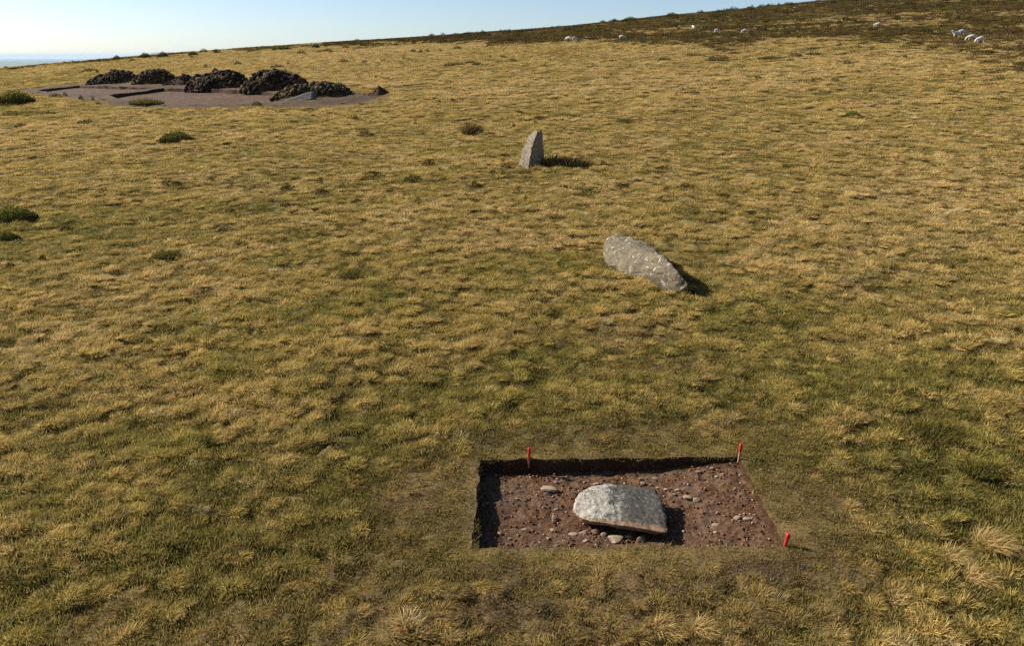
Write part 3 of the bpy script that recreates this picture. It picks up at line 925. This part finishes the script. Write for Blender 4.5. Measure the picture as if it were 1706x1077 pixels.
# ------------------------------------------------------------------ grass protoypes
def blades(n, rad, len_rng, lean, wind, wid, seed, segs=3, dome=0.0, flop=1.0, tips=1.0):
    """a tuft of tapering ribbon blades; h runs 0 to 1 from root to tip, q is random per blade"""
    r = np.random.default_rng(seed)
    V, F, Hh, Q = [], [], [], []
    nv = 0
    for k in range(n):
        a = r.uniform(0, 2 * np.pi); rr = rad * math.sqrt(r.random())
        root = np.array([rr * math.cos(a), rr * math.sin(a), -0.02])
        L = r.uniform(*len_rng) * (1 - dome * rr / rad)
        out = np.array([math.cos(a), math.sin(a), 0]) * (rr / rad) * lean + np.array([wind[0], wind[1], 0]) + np.append(r.normal(0, 0.30, 2), 0)
        d = out + np.array([0, 0, 1.0]); d /= np.linalg.norm(d)
        side = np.cross(d, r.normal(0, 1, 3)); side /= np.linalg.norm(side) + 1e-9
        w = wid * r.uniform(0.6, 1.4)
        p = root.copy(); q = r.random()
        bend = (out * 0.5 + np.array([0, 0, -0.75])) * flop * r.uniform(0.5, 1.3)
        for s_ in range(segs + 1):
            t = s_ / segs
            ww = w * (1 - 0.85 * t * t * tips)
            V += [p - side * ww / 2, p + side * ww / 2]
            Hh += [t, t]; Q += [q, q]
            dd = d + bend * t * t * 1.3
            dd /= np.linalg.norm(dd)
            p = p + dd * L / segs
            if p[2] < 0.004: p[2] = 0.004 + 0.004 * r.random()
            if s_ < segs:
                b0 = nv + 2 * s_
                F.append((b0, b0 + 1, b0 + 3, b0 + 2))
        nv += 2 * (segs + 1)
    me = mesh_np('tuft', V, F)
    attr(me, 'h', 'FLOAT', Hh); attr(me, 'q', 'FLOAT', Q)
    return me

def leafy(n, rad, hgt, size, seed):
    """low woody cushion of small leaf faces"""
    r = np.random.default_rng(seed)
    V, F, Hh, Q = [], [], [], []
    for k in range(n):
        a = r.uniform(0, 2 * np.pi); rr = rad * math.sqrt(r.random())
        top = hgt * (1 - (rr / rad) ** 2 * 0.75) * r.uniform(0.75, 1.1)
        z = top * r.random() ** 0.55
        c = np.array([rr * math.cos(a), rr * math.sin(a), z])
        u = r.normal(0, 1, 3); u /= np.linalg.norm(u)
        w = np.cross(u, r.normal(0, 1, 3)); w /= np.linalg.norm(w)
        s1, s2 = size * r.uniform(0.6, 1.5), size * r.uniform(0.25, 0.6)
        b0 = len(V)
        V += [c - u * s1 / 2, c + w * s2 / 2, c + u * s1 / 2, c - w * s2 / 2]
        F.append((b0, b0 + 1, b0 + 2, b0 + 3))
        hh = min(1.0, z / hgt)
        Hh += [hh] * 4; Q += [r.random()] * 4
    me = mesh_np('cushion', V, F)
    attr(me, 'h', 'FLOAT', Hh); attr(me, 'q', 'FLOAT', Q)
    return me

def grass_mat(name, root, const=None, transl=0.35, root_pos=0.55):
    m = bpy.data.materials.new(name); m.use_nodes = True
    n, l = m.node_tree.nodes, m.node_tree.links
    n.remove(n['Principled BSDF'])
    h = n.new('ShaderNodeAttribute'); h.attribute_name = 'h'
    q = n.new('ShaderNodeAttribute'); q.attribute_name = 'q'
    if const is None:
        t = n.new('ShaderNodeAttribute'); t.attribute_name = 'tint'; t.attribute_type = 'INSTANCER'
        tc = t.outputs['Color']
    else:
        t = n.new('ShaderNodeRGB'); t.outputs[0].default_value = const; tc = t.outputs[0]
    hr = ramp(n, l, h.outputs['Fac'], [(0.0, (0, 0, 0, 1)), (root_pos, (1, 1, 1, 1))])
    c = mixc(n, l, hr, root, tc)
    v = ramp(n, l, q.outputs['Fac'], [(0.0, (0.50, 0.56, 0.48, 1)), (0.55, (1.0, 1.0, 1.0, 1)), (0.9, (1.25, 1.2, 1.12, 1)), (1.0, (1.6, 1.5, 1.35, 1))])
    c = mixc(n, l, 1.0, c, v, 'MULTIPLY')
    d = n.new('ShaderNodeBsdfDiffuse'); tr = n.new('ShaderNodeBsdfTranslucent'); mx = n.new('ShaderNodeMixShader')
    mx.inputs[0].default_value = transl
    l.new(c, d.inputs[0]); l.new(c, tr.inputs[0]); l.new(d.outputs[0], mx.inputs[1]); l.new(tr.outputs[0], mx.inputs[2])
    l.new(mx.outputs[0], n['Material Output'].inputs[0])
    return m

M_TUS = grass_mat('tussock_grass', lin(76, 64, 32), transl=0.40)
M_SHO = grass_mat('short_grass', lin(74, 70, 30), transl=0.42)
M_HEA = grass_mat('heather_twigs', lin(44, 32, 20), transl=0.15)

def scatter(name, protos, mat, pts, rot, scl, pid, tint, label, cat):
    n = len(pts)
    me = bpy.data.meshes.new(name)
    me.vertices.add(n); me.vertices.foreach_set('co', np.asarray(pts, np.float32).ravel())
    attr(me, 'rot', 'FLOAT_VECTOR', rot); attr(me, 'scl', 'FLOAT_VECTOR', scl); attr(me, 'pid', 'INT', pid)
    attr(me, 'tint', 'FLOAT_COLOR', np.concatenate([tint, np.ones((n, 1))], 1))
    o = link(name, me)
    ng = bpy.data.node_groups.new(name + '_scatter', 'GeometryNodeTree')
    ng.interface.new_socket('Geometry', in_out='INPUT', socket_type='NodeSocketGeometry')
    ng.interface.new_socket('Geometry', in_out='OUTPUT', socket_type='NodeSocketGeometry')
    N, L = ng.nodes, ng.links
    gi = N.new('NodeGroupInput'); go = N.new('NodeGroupOutput')
    jn = N.new('GeometryNodeJoinGeometry')
    for k, pm in enumerate(protos):
        pm.materials.clear(); pm.materials.append(mat)
        po = bpy.data.objects.new('tuft_shape', pm)
        oi = N.new('GeometryNodeObjectInfo'); oi.inputs['Object'].default_value = po
        oi.inputs['As Instance'].default_value = False
        g2 = N.new('GeometryNodeGeometryToInstance')
        L.new(oi.outputs['Geometry'], g2.inputs[0]); L.new(g2.outputs[0], jn.inputs[0])
    ip = N.new('GeometryNodeInstanceOnPoints')
    ip.inputs['Pick Instance'].default_value = True
    def na(nm, dt):
        a = N.new('GeometryNodeInputNamedAttribute'); a.data_type = dt; a.inputs['Name'].default_value = nm
        return next(s_ for s_ in a.outputs if s_.enabled and s_.name == 'Attribute')
    L.new(gi.outputs[0], ip.inputs['Points']); L.new(jn.outputs[0], ip.inputs['Instance'])
    L.new(na('pid', 'INT'), ip.inputs['Instance Index'])
    er = N.new('FunctionNodeEulerToRotation')
    L.new(na('rot', 'FLOAT_VECTOR'), er.inputs[0]); L.new(er.outputs[0], ip.inputs['Rotation'])
    L.new(na('scl', 'FLOAT_VECTOR'), ip.inputs['Scale'])
    L.new(ip.outputs[0], go.inputs[0])
    md = o.modifiers.new('scatter', 'NODES'); md.node_group = ng
    tag(o, label, cat, kind='stuff')
    return o

# ------------------------------------------------------------------ grass over the moor
HOLES = (TR, DIG_A, DIG_B)
def field(density, smin, smax, seed, r0=5.2, r1=330, amax=40):
    """points over the fan in view; density(r) per square metre"""
    g = np.random.default_rng(seed)
    rs = np.geomspace(r0, r1, 90)
    out = []
    for a, b in zip(rs, rs[1:]):
        area = math.radians(2 * amax) * 0.5 * (b * b - a * a)
        k = g.poisson(area * density((a + b) / 2))
        rr = np.sqrt(g.uniform(a * a, b * b, k)); an = np.radians(g.uniform(-amax, amax, k))
        out.append(np.stack([rr * np.sin(an), rr * np.cos(an)], -1))
    p = np.concatenate(out)
    R = 215 + 0.55 * np.clip(p[:, 0], -120, 260)
    ok = np.hypot(p[:, 0], p[:, 1]) < R + 18
    p = p[ok]
    for h_ in HOLES:
        p = p[~inside(h_, p[:, 0], p[:, 1])]
    return p

def lattice(cell, seed, r0=5.2, r1=330, amax=40, jitter=0.42):
    g = np.random.default_rng(seed)
    rs = np.geomspace(r0, r1, 60)
    out = []
    for a, b in zip(rs, rs[1:]):
        c = cell((a + b) / 2)
        w = b * math.sin(math.radians(amax)) + c
        X, Y = np.meshgrid(np.arange(-w, w, c), np.arange(a * math.cos(math.radians(amax)) - c, b + c, c * 0.92))
        X = X + (np.arange(X.shape[0])[:, None] % 2) * c * 0.5
        X = X + g.uniform(-jitter, jitter, X.shape) * c; Y = Y + g.uniform(-jitter, jitter, Y.shape) * c
        X, Y = X.ravel(), Y.ravel(); r = np.hypot(X, Y)
        k = (r >= a) & (r < b) & (np.abs(np.degrees(np.arctan2(X, Y))) < amax)
        out.append(np.stack([X[k], Y[k]], -1))
    p = np.concatenate(out)
    R = 215 + 0.40 * np.clip(p[:, 0], -120, 260)
    p = p[np.hypot(p[:, 0], p[:, 1]) < R + 18]
    for h_ in HOLES:
        p = p[~inside(h_, p[:, 0], p[:, 1])]
    return p

SC = lambda r: np.clip((np.maximum(r, 13.0) / 13.0) ** 0.50, 1, 3.2)
def clip_at_stones(p):
    keep = np.ones(len(p), bool)
    for o_, rx, ry in ((KO, 0.42, 0.25), (SO, 0.0, 0.0)):
        if rx: keep &= np.hypot((p[:, 0] - o_[0]) / rx, (p[:, 1] - o_[1]) / ry) > 1
    return keep

def build_grass():
    g = np.random.default_rng(99)
    tus = [blades(160, 0.075 + 0.012 * (k % 3), (0.07, 0.20), 0.95, (0.45 + 0.16 * (k % 4), -0.12), 0.0058, 200 + k, 4, 0.3, 1.75) for k in range(8)]
    sho = [blades(110, 0.24, (0.035, 0.10), 0.4, (0.40, -0.05), 0.0080, 300 + k, 2, 0.15, 0.8) for k in range(5)]
    hea = [leafy(380, 0.42, 0.22, 0.06, 400 + k) for k in range(4)]
    # ---- dry tussocks
    p = lattice(lambda r: (0.142 if r < 16 else 0.142 + 0.023 * min(1, (r - 16) / 14)) * float(SC(r)), 11)
    x, y = p[:, 0], p[:, 1]
    r = np.hypot(x, y)
    dry = dry_amount(x, y); mud = mud_amount(x, y); trod = spot('trod', x, y); hth = heath_amount(x, y)
    lump = lumps(x, y)
    big = fbm(x / 4.5, y / 4.5, 143, 2)
    prob = np.clip(0.50 + 0.7 * dry, 0, 1) * (1 - np.clip(0.9 * mud, 0, 0.72) * np.where(r > 40, 1.35, 1.0)) * (1 - 0.8 * trod) * (0.45 + 0.55 * lump) * (1 - 0.90 * hth)
    k = (g.random(len(p)) < prob) & clip_at_stones(p) & (poly_dist(TR, x, y) > 0.20)
    x, y, r, dry, mud, trod, lump, big = (v[k] for v in (x, y, r, dry, mud, trod, lump, big))
    n = len(x)
    s = SC(r)
    hz = (0.55 + 0.85 * lump) * (0.7 + 0.6 * big) * g.uniform(0.65, 1.35, n) * (1 - 0.55 * trod) * (1 - 0.5 * mud)
    edge = 1 - sst(0.05, 0.45, poly_dist(TR, x, y))
    hz *= 1 - 0.62 * edge
    flop_ang = g.normal(0.15, 0.85, n) + 1.6 * (fbm(x / 2.4, y / 2.4, 147, 2) - 0.5)
    scl = np.stack([s * hz ** 0.4, s * hz ** 0.4, hz * (1 + 0.30 * (s - 1))], -1) * np.array([1, 1, 1]) * 0.95
    z = H(x, y)
    rot = np.stack([g.normal(0, .10, n), g.normal(0, .10, n), flop_ang], -1)
    c_tan = np.array(lin(211, 182, 124)[:3]); c_gold = np.array(lin(199, 171, 102)[:3]); c_olive = np.array(lin(171, 155, 84)[:3]); c_pale = np.array(lin(214, 192, 140)[:3])
    w = np.clip(dry + g.normal(0, 0.16, n), 0, 1)[:, None]
    tint = np.where(w < 0.5, c_olive * (1 - w * 2) + c_gold * (w * 2), c_gold * (2 - 2 * w) + c_tan * (2 * w - 1))
    pal = (g.random(n) < 0.015 + 0.09 * sst(0.6, 1.0, dry))[:, None]
    tint = np.where(pal, c_pale, tint) * g.uniform(0.80, 1.15, (n, 1))
    brown = np.clip(mud + 0.5 * trod * 0.6, 0, 1)[:, None]
    tint = tint * (1 - 0.6 * brown) + np.array(lin(120, 92, 58)[:3]) * 0.6 * brown
    far = sst(60, 160, r)[:, None]
    scatter('moor_grass', tus, M_TUS, np.stack([x, y, z - 0.01], -1), rot, scl, g.integers(0, 8, n), tint, 'tawny wind-swept tussock grass covering the open moor', 'grass')
    n1 = n
    # ---- short green and olive turf between
    p = field(lambda r: (115.0 if r < 11.5 else 80.0 if r < 16 else 48.0) / SC(r) ** 2 * (1.0 if r < 40 else 0.6), 1, 4, 12, r1=200)
    x, y = p[:, 0], p[:, 1]
    r = np.hypot(x, y)
    dry = dry_amount(x, y); mud = mud_amount(x, y); trod = spot('trod', x, y); hth = heath_amount(x, y)
    k = g.random(len(p)) < (1 - 0.45 * dry) * (1 - np.clip(0.9 * mud, 0, 0.66) * np.where(r > 40, 1.45, 1.0)) * (1 - 0.9 * hth)
    k &= clip_at_stones(p) & (poly_dist(TR, p[:, 0], p[:, 1]) > 0.06)
    x, y, r, dry, mud, trod = (v[k] for v in (x, y, r, dry, mud, trod))
    n = len(x); s = SC(r)
    hz = (1 - 0.4 * (1 - sst(0.03, 0.3, poly_dist(TR, x, y)))) * g.uniform(0.6, 1.35, n) * (1 - 0.45 * trod) * (1 - 0.4 * mud) * (0.75 + 0.6 * fbm(x / 0.9, y / 0.9, 151, 2))
    sh = s * (1 - 0.32 * (1 - sst(0.05, 0.35, poly_dist(TR, x, y))))
    scl = np.stack([sh, sh, hz * (1 + 0.25 * (s - 1))], -1)
    rot = np.stack([g.normal(0, .1, n), g.normal(0, .1, n), g.normal(0, 0.9, n)], -1)
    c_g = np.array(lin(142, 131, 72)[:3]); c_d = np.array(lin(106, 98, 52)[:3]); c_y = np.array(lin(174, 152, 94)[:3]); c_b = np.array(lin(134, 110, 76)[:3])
    w = np.clip(dry * 1.1 + g.normal(0, 0.2, n), 0, 1)[:, None]
    tint = c_g * (1 - w) + c_y * w
    dk = (g.random(n) < 0.15 + 0.5 * (1 - lumps(x, y)) * (r > 9))[:, None]  # hollows get the darker tint more often: painted-in shade plus darker, mossy grass
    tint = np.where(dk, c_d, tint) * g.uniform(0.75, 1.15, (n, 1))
    br = np.clip(0.9 * mud + 0.5 * trod * g.random(n), 0, 1)[:, None]
    tint = tint * (1 - br) + c_b * br
    z = H(x, y)
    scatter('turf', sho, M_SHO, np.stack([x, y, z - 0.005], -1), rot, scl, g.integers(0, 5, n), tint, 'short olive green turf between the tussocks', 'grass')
    n2 = n
    # ---- heather on the upper slope and dark tufts dotted about
    p = field(lambda r: 2.2 if r > 60 else 0.0, 1, 4, 13, r0=60)
    x, y = p[:, 0], p[:, 1]; r = np.hypot(x, y)
    hth = heath_amount(x, y)
    brow = sst(-20, -6, r - (215 + 0.40 * np.clip(x, -120, 260))) * sst(0.42, 0.56, fbm(x / 9, y / 9, 161, 2))
    mott = 0.35 + 0.65 * sst(0.36, 0.52, fbm(x / 6, y / 8, 169, 3))
    k = g.random(len(p)) < np.maximum(hth * mott, brow * 0.8)
    x, y, r = x[k], y[k], r[k]; n = len(x)
    # dots
    q = field(lambda r: 0.16 if r < 40 else 0.03, 1, 4, 14, r0=11)
    q = q[g.random(len(q)) < sst(0.45, 0.62, fbm(q[:, 0] / 14, q[:, 1] / 10, 163, 2))]
    q = q[~inside(STRIP, q[:, 0], q[:, 1]) & (poly_dist(TR, q[:, 0], q[:, 1]) > 1.2)]
    nd = len(q)
    X = np.concatenate([x, q[:, 0]]); Y = np.concatenate([y, q[:, 1]])
    n = len(X)
    rq = np.hypot(q[:, 0], q[:, 1])
    sx = np.concatenate([g.uniform(1.2, 2.8, len(x)), (0.18 + 0.75 * g.random(nd) ** 2) * (0.8 + rq / 60)])
    scl = np.stack([sx, sx * g.uniform(.7, 1.1, n), np.concatenate([g.uniform(0.7, 1.7, len(x)), g.uniform(0.5, 1.0, nd) * (0.9 + rq / 55)])], -1)
    rot = np.stack([np.zeros(n), np.zeros(n), g.uniform(0, 6.28, n)], -1)
    pal = np.array([lin(96, 76, 46)[:3], lin(108, 94, 48)[:3], lin(88, 76, 40)[:3], lin(126, 104, 62)[:3]])
    pat = fbm(X / 12, Y / 12, 167, 2)
    idx = np.clip((pat - 0.25) * 7 + g.normal(0, .7, n), 0, 3).astype(int)
    tint = pal[idx] * g.uniform(0.75, 1.2, (n, 1))
    tint[len(x):] = np.array(lin(76, 72, 36)[:3]) * g.uniform(0.6, 1.1, (nd, 1))
    scatter('heather', hea, M_HEA, np.stack([X, Y, H(X, Y) - 0.02], -1), rot, scl, g.integers(0, 4, n), tint, 'dark brown and olive heather on the upper slope', 'heather')
    print('GRASS', n1, n2, n)
build_grass()

# ------------------------------------------------------------------ single plants that stand out
M_RUSH = grass_mat('dark_rush', lin(36, 33, 17), lin(112, 104, 54), 0.3)
M_GORSE = grass_mat('gorse_leaf', lin(32, 32, 15), lin(114, 112, 54), 0.25)
M_BROWNTUFT = grass_mat('brown_tuft', lin(40, 31, 18), lin(116, 96, 56), 0.3)
M_PALETUFT = grass_mat('pale_tuft', lin(84, 72, 36), lin(196, 168, 112), 0.35, 0.5)

def plant(kind, px, py, wpx, hpx, label, group=None, depth=0.7, cat='shrub'):
    p = hit(px, py)
    s = px_m(p)
    w, h = wpx * s, hpx * s
    seed = int(px * 7 + py)
    p[2] = float(H(p[0:1], p[1:2])[0])
    p = p + np.array([0, 0.25 * w, 0]) if (kind != 'pale' and py > 60 and p[1] < 150) else p
    p[2] = float(H(p[0:1], p[1:2])[0])
    if kind == 'gorse':
        me = leafy(int(1800), w / 2, h, max(0.05, 0.055 * (w + h)), seed); mat, nm = M_GORSE, 'gorse_bush'
    elif kind == 'rush':
        me = blades(1100, w / 2, (h * 0.7, h * 1.25), 0.6, (0.25, -.05), max(0.012, 0.8 * s), seed, 3, 0.45, 0.5); mat, nm = M_RUSH, 'rush_clump'
    elif kind == 'brown':
        me = blades(600, w / 2, (h * 0.7, h * 1.3), 0.5, (0.4, -.1), max(0.012, 0.8 * s), seed, 3, 0.4, 0.7); mat, nm = M_BROWNTUFT, 'grass_clump'
    else:
        me = blades(800, w / 3.2, (w * 0.2, w * 0.62), 0.7, (0.7, -.3), 0.006, seed, 5, 0.2, 1.7); mat, nm = M_PALETUFT, 'grass_tussock'
    if kind in ('gorse', 'rush', 'brown'):
        me.transform(__import__('mathutils').Matrix.Diagonal((1, depth, 1, 1)))
    o = link(nm, me, mat, loc=p, smooth=False)
    tag(o, label, cat, group)
    return o

plant('gorse', 18, 176, 64, 22, 'dark green gorse mound at the left edge level with the excavation')
plant('rush', 40, 194, 90, 9, 'low spread of dull green rushes below the gorse mound at the left edge')
plant('gorse', 290, 240, 60, 19, 'green bush alone on the grass below the far excavation')
plant('rush', 238, 176, 55, 12, 'ragged olive tuft at the front edge of the far excavation')
plant('gorse', 15, 373, 76, 24, 'larger dark bush at the left edge partway down the slope')
plant('gorse', 4, 404, 46, 16, 'smaller dark bush at the left edge below the larger one')
plant('brown', 783, 226, 26, 26, 'dark brown tuft upslope and left of the standing stone', cat='grass clump')
plant('brown', 924, 281, 46, 22, 'tawny grass clump touching the foot of the standing stone', cat='grass clump')
plant('brown', 956, 282, 54, 24, 'dark brown grass clump one step right of the standing stone', cat='grass clump')
plant('gorse', 1423, 195, 30, 11, 'dark green bush isolated on the right-hand slope')
plant('gorse', 795, 110, 20, 5, 'small dark bush high on the slope above the standing stone')
plant('gorse', 1395, 136, 24, 5, 'small dark bush on the right slope above the isolated green one')
plant('rush', 1560, 745, 130, 34, 'broad brown-green rushy mound on the right beyond the trench')
plant('rush', 1650, 800, 70, 24, 'dark green rush clump near the right edge level with the trench')
plant('rush', 945, 196, 40, 9, 'olive rush tuft upslope and right of the standing stone')
plant('rush', 1045, 204, 34, 9, 'olive rush tuft upslope, farther right from the standing stone')
plant('rush', 275, 434, 48, 14, 'dark rush tuft alone in the left middle of the moor')
plant('rush', 585, 466, 60, 14, 'low dark rush tuft left of the tilted slab, mid-slope')
plant('rush', 1600, 448, 60, 15, 'dark rush tuft on the right-hand grass level with the tilted slab')
plant('rush', 1195, 103, 40, 6, 'dark rush patch on the slope below the three heather sheep')
plant('rush', 1290, 100, 46, 6, 'long dark rush patch right of the one below the three heather sheep')
plant('rush', 325, 750, 60, 22, 'dark green tuft in the lower left turf level with the back of the trench')
plant('rush', 1330, 545, 90, 18, 'green rushy patch on the right between the slab and the trench')
plant('brown', 1160, 70, 24, 5, 'bush at the edge of the heather below the sheep')
for a, b, w, lab in ((1502, 1010, 66, 'pale straw tussock alone in the lower right corner area'), (1590, 930, 60, 'pale straw tussock on the right level with the front of the trench'),
                  (1650, 905, 80, 'large pale flopped tussock at the right edge'), (1625, 965, 60, 'pale tussock below the large one at the right edge'),
                  (1170, 1055, 60, 'pale tussock at the bottom edge below the trench, right one'), (1110, 1050, 70, 'pale tussock at the bottom edge below the trench, left one'),
                  (1420, 845, 40, 'little pale tussock on the trodden turf right of the trench')):
    plant('pale', a, b, w, 20, lab, cat='grass tussock')
for a, b, w, h, lab in ((195, 97, 14, 5, 'dark bush on the left skyline above the leftmost spoil heap'), (242, 94, 18, 6, 'dark bush on the skyline above the second spoil heap'), (272, 93, 16, 6, 'dark bush on the skyline left of the pale far peak'),
                     (322, 90, 16, 5, 'dark bush on the skyline above the broad spoil heap'), (470, 81, 30, 5, 'dark bush on the skyline above the biggest heap'), (526, 77, 12, 5, 'small dark bush on the skyline right of the biggest heap'),
                     (1050, 33, 26, 5, 'dark bush on the skyline above the middle sheep'), (1120, 26, 24, 5, 'dark bush on the skyline left of the upper sheep'), (1248, 15, 14, 5, 'dark bush on the skyline above the right-hand upper sheep')):
    plant('gorse', a, b + 2.5, w * 1.1, h * 1.5, lab)

# ------------------------------------------------------------------ sheep
def sheep_mesh(graze):
    V = [(0, -.42, .66), (0, -.15, .64), (0, .16, .63), (0, .40, .66)]
    R = [.20, .255, .265, .215]
    E = [(0, 1), (1, 2), (2, 3)]
    def add(v, r, par):
        V.append(v); R.append(r); E.append((par, len(V) - 1)); return len(V) - 1
    if graze:
        k = add((0, .60, .56), .125, 3); k = add((0, .76, .33), .085, k); e = k; k = add((0, .84, .17), .075, k); k = add((0, .88, .06), .045, k); hy, hz = .79, .28
    else:
        k = add((0, .58, .80), .13, 3); k = add((0, .70, .95), .10, k); e = k; k = add((0, .82, .93), .075, k); k = add((0, .93, .87), .045, k); hy, hz = .70, 1.0
    for s_ in (-1, 1):
        add((s_ * .15, hy - .03, hz), .022, e)
        a = add((s_ * .13, .36, .42), .075, 3); a = add((s_ * .13, .38, .22), .036, a); add((s_ * .13, .37, .02), .034, a)
        a = add((s_ * .13, -.40, .44), .095, 0); a = add((s_ * .13, -.50, .26), .040, a); add((s_ * .13, -.45, .02), .034, a)
    add((0, -.66, .60), .045, 0)
    me = bpy.data.meshes.new('sheep_cage'); me.from_pydata(V, E, [])
    o = bpy.data.objects.new('sheep_cage', me); col.objects.link(o)
    o.modifiers.new('skin', 'SKIN')
    for d, r in zip(me.skin_vertices[0].data, R): d.radius = (r, r)
    me.skin_vertices[0].data[0].use_root = True
    sd = o.modifiers.new('sub', 'SUBSURF'); sd.levels = 2; sd.render_levels = 2
    dg = bpy.context.evaluated_depsgraph_get()
    out = bpy.data.meshes.new_from_object(o.evaluated_get(dg))
    bpy.data.objects.remove(o)
    out.name = 'sheep'
    return out

M_FLEECE, n_, l_, b_ = new_mat('fleece')
f_ = noise_tex(n_, l_, n_.new('ShaderNodeTexCoord').outputs['Object'], 14, 5, 0.7)
l_.new(ramp(n_, l_, f_, [(0.35, lin(192, 182, 162)), (0.65, lin(226, 219, 205))]), b_.inputs['Base Color'])
b_.inputs['Roughness'].default_value = 0.95
bump(n_, l_, f_, 0.8, 0.05, b_)
SHEEP = [sheep_mesh(True), sheep_mesh(False)]
for me in SHEEP:
    me.materials.clear(); me.materials.append(M_FLEECE)
for px, py, kind, heading, lab in (
        (947, 69, 0, 60, 'left sheep of a close pair grazing at the lower edge of the heather'),
        (957, 69, 0, -70, 'right sheep of a close pair grazing at the lower edge of the heather'),
        (1036, 67, 0, -100, 'single white sheep grazing at the heather edge right of the close pair'),
        (1155, 50, 1, 10, 'leftmost and smallest of three white sheep up in the dark heather'),
        (1194, 56, 0, -80, 'middle one of three white sheep up in the dark heather'),
        (1241, 57, 0, 95, 'rightmost of three white sheep up in the dark heather'),
        (1463, 46, 0, 80, 'lone white sheep highest on the heather slope at the right'),
        (1593, 63, 1, 90, 'upper left sheep of the group of four near the right edge'),
        (1602, 60, 0, -85, 'uppermost sheep of the group of four near the right edge'),
        (1618, 71, 0, 80, 'third sheep along in the group of four near the right edge'),
        (1633, 75, 0, 95, 'lowest rightmost sheep of the group of four near the right edge')):
    p = on_ground(px, py)
    o = bpy.data.objects.new('sheep', SHEEP[0 if kind == 0 else 1])
    col.objects.link(o)
    o.location = (p[0], p[1], p[2] + 0.10)
    o.scale = (0.72, 0.72, 0.72)
    o.rotation_euler = (0, 0, math.radians(heading))
    print('SHEEP', px, round(math.hypot(p[0], p[1]), 1))
    tag(o, lab, 'sheep', 'sheep grazing on the slope')
for me in SHEEP:
    me.polygons.foreach_set('use_smooth', np.ones(len(me.polygons), bool))
for nm, q in (('TR', TR), ('stand', [KO]), ('slab', [SO]), ('dig', DIG_B), ('heath', HEATH)):
    print(nm, [tuple(round(float(c), 2) for c in p) for p in q])
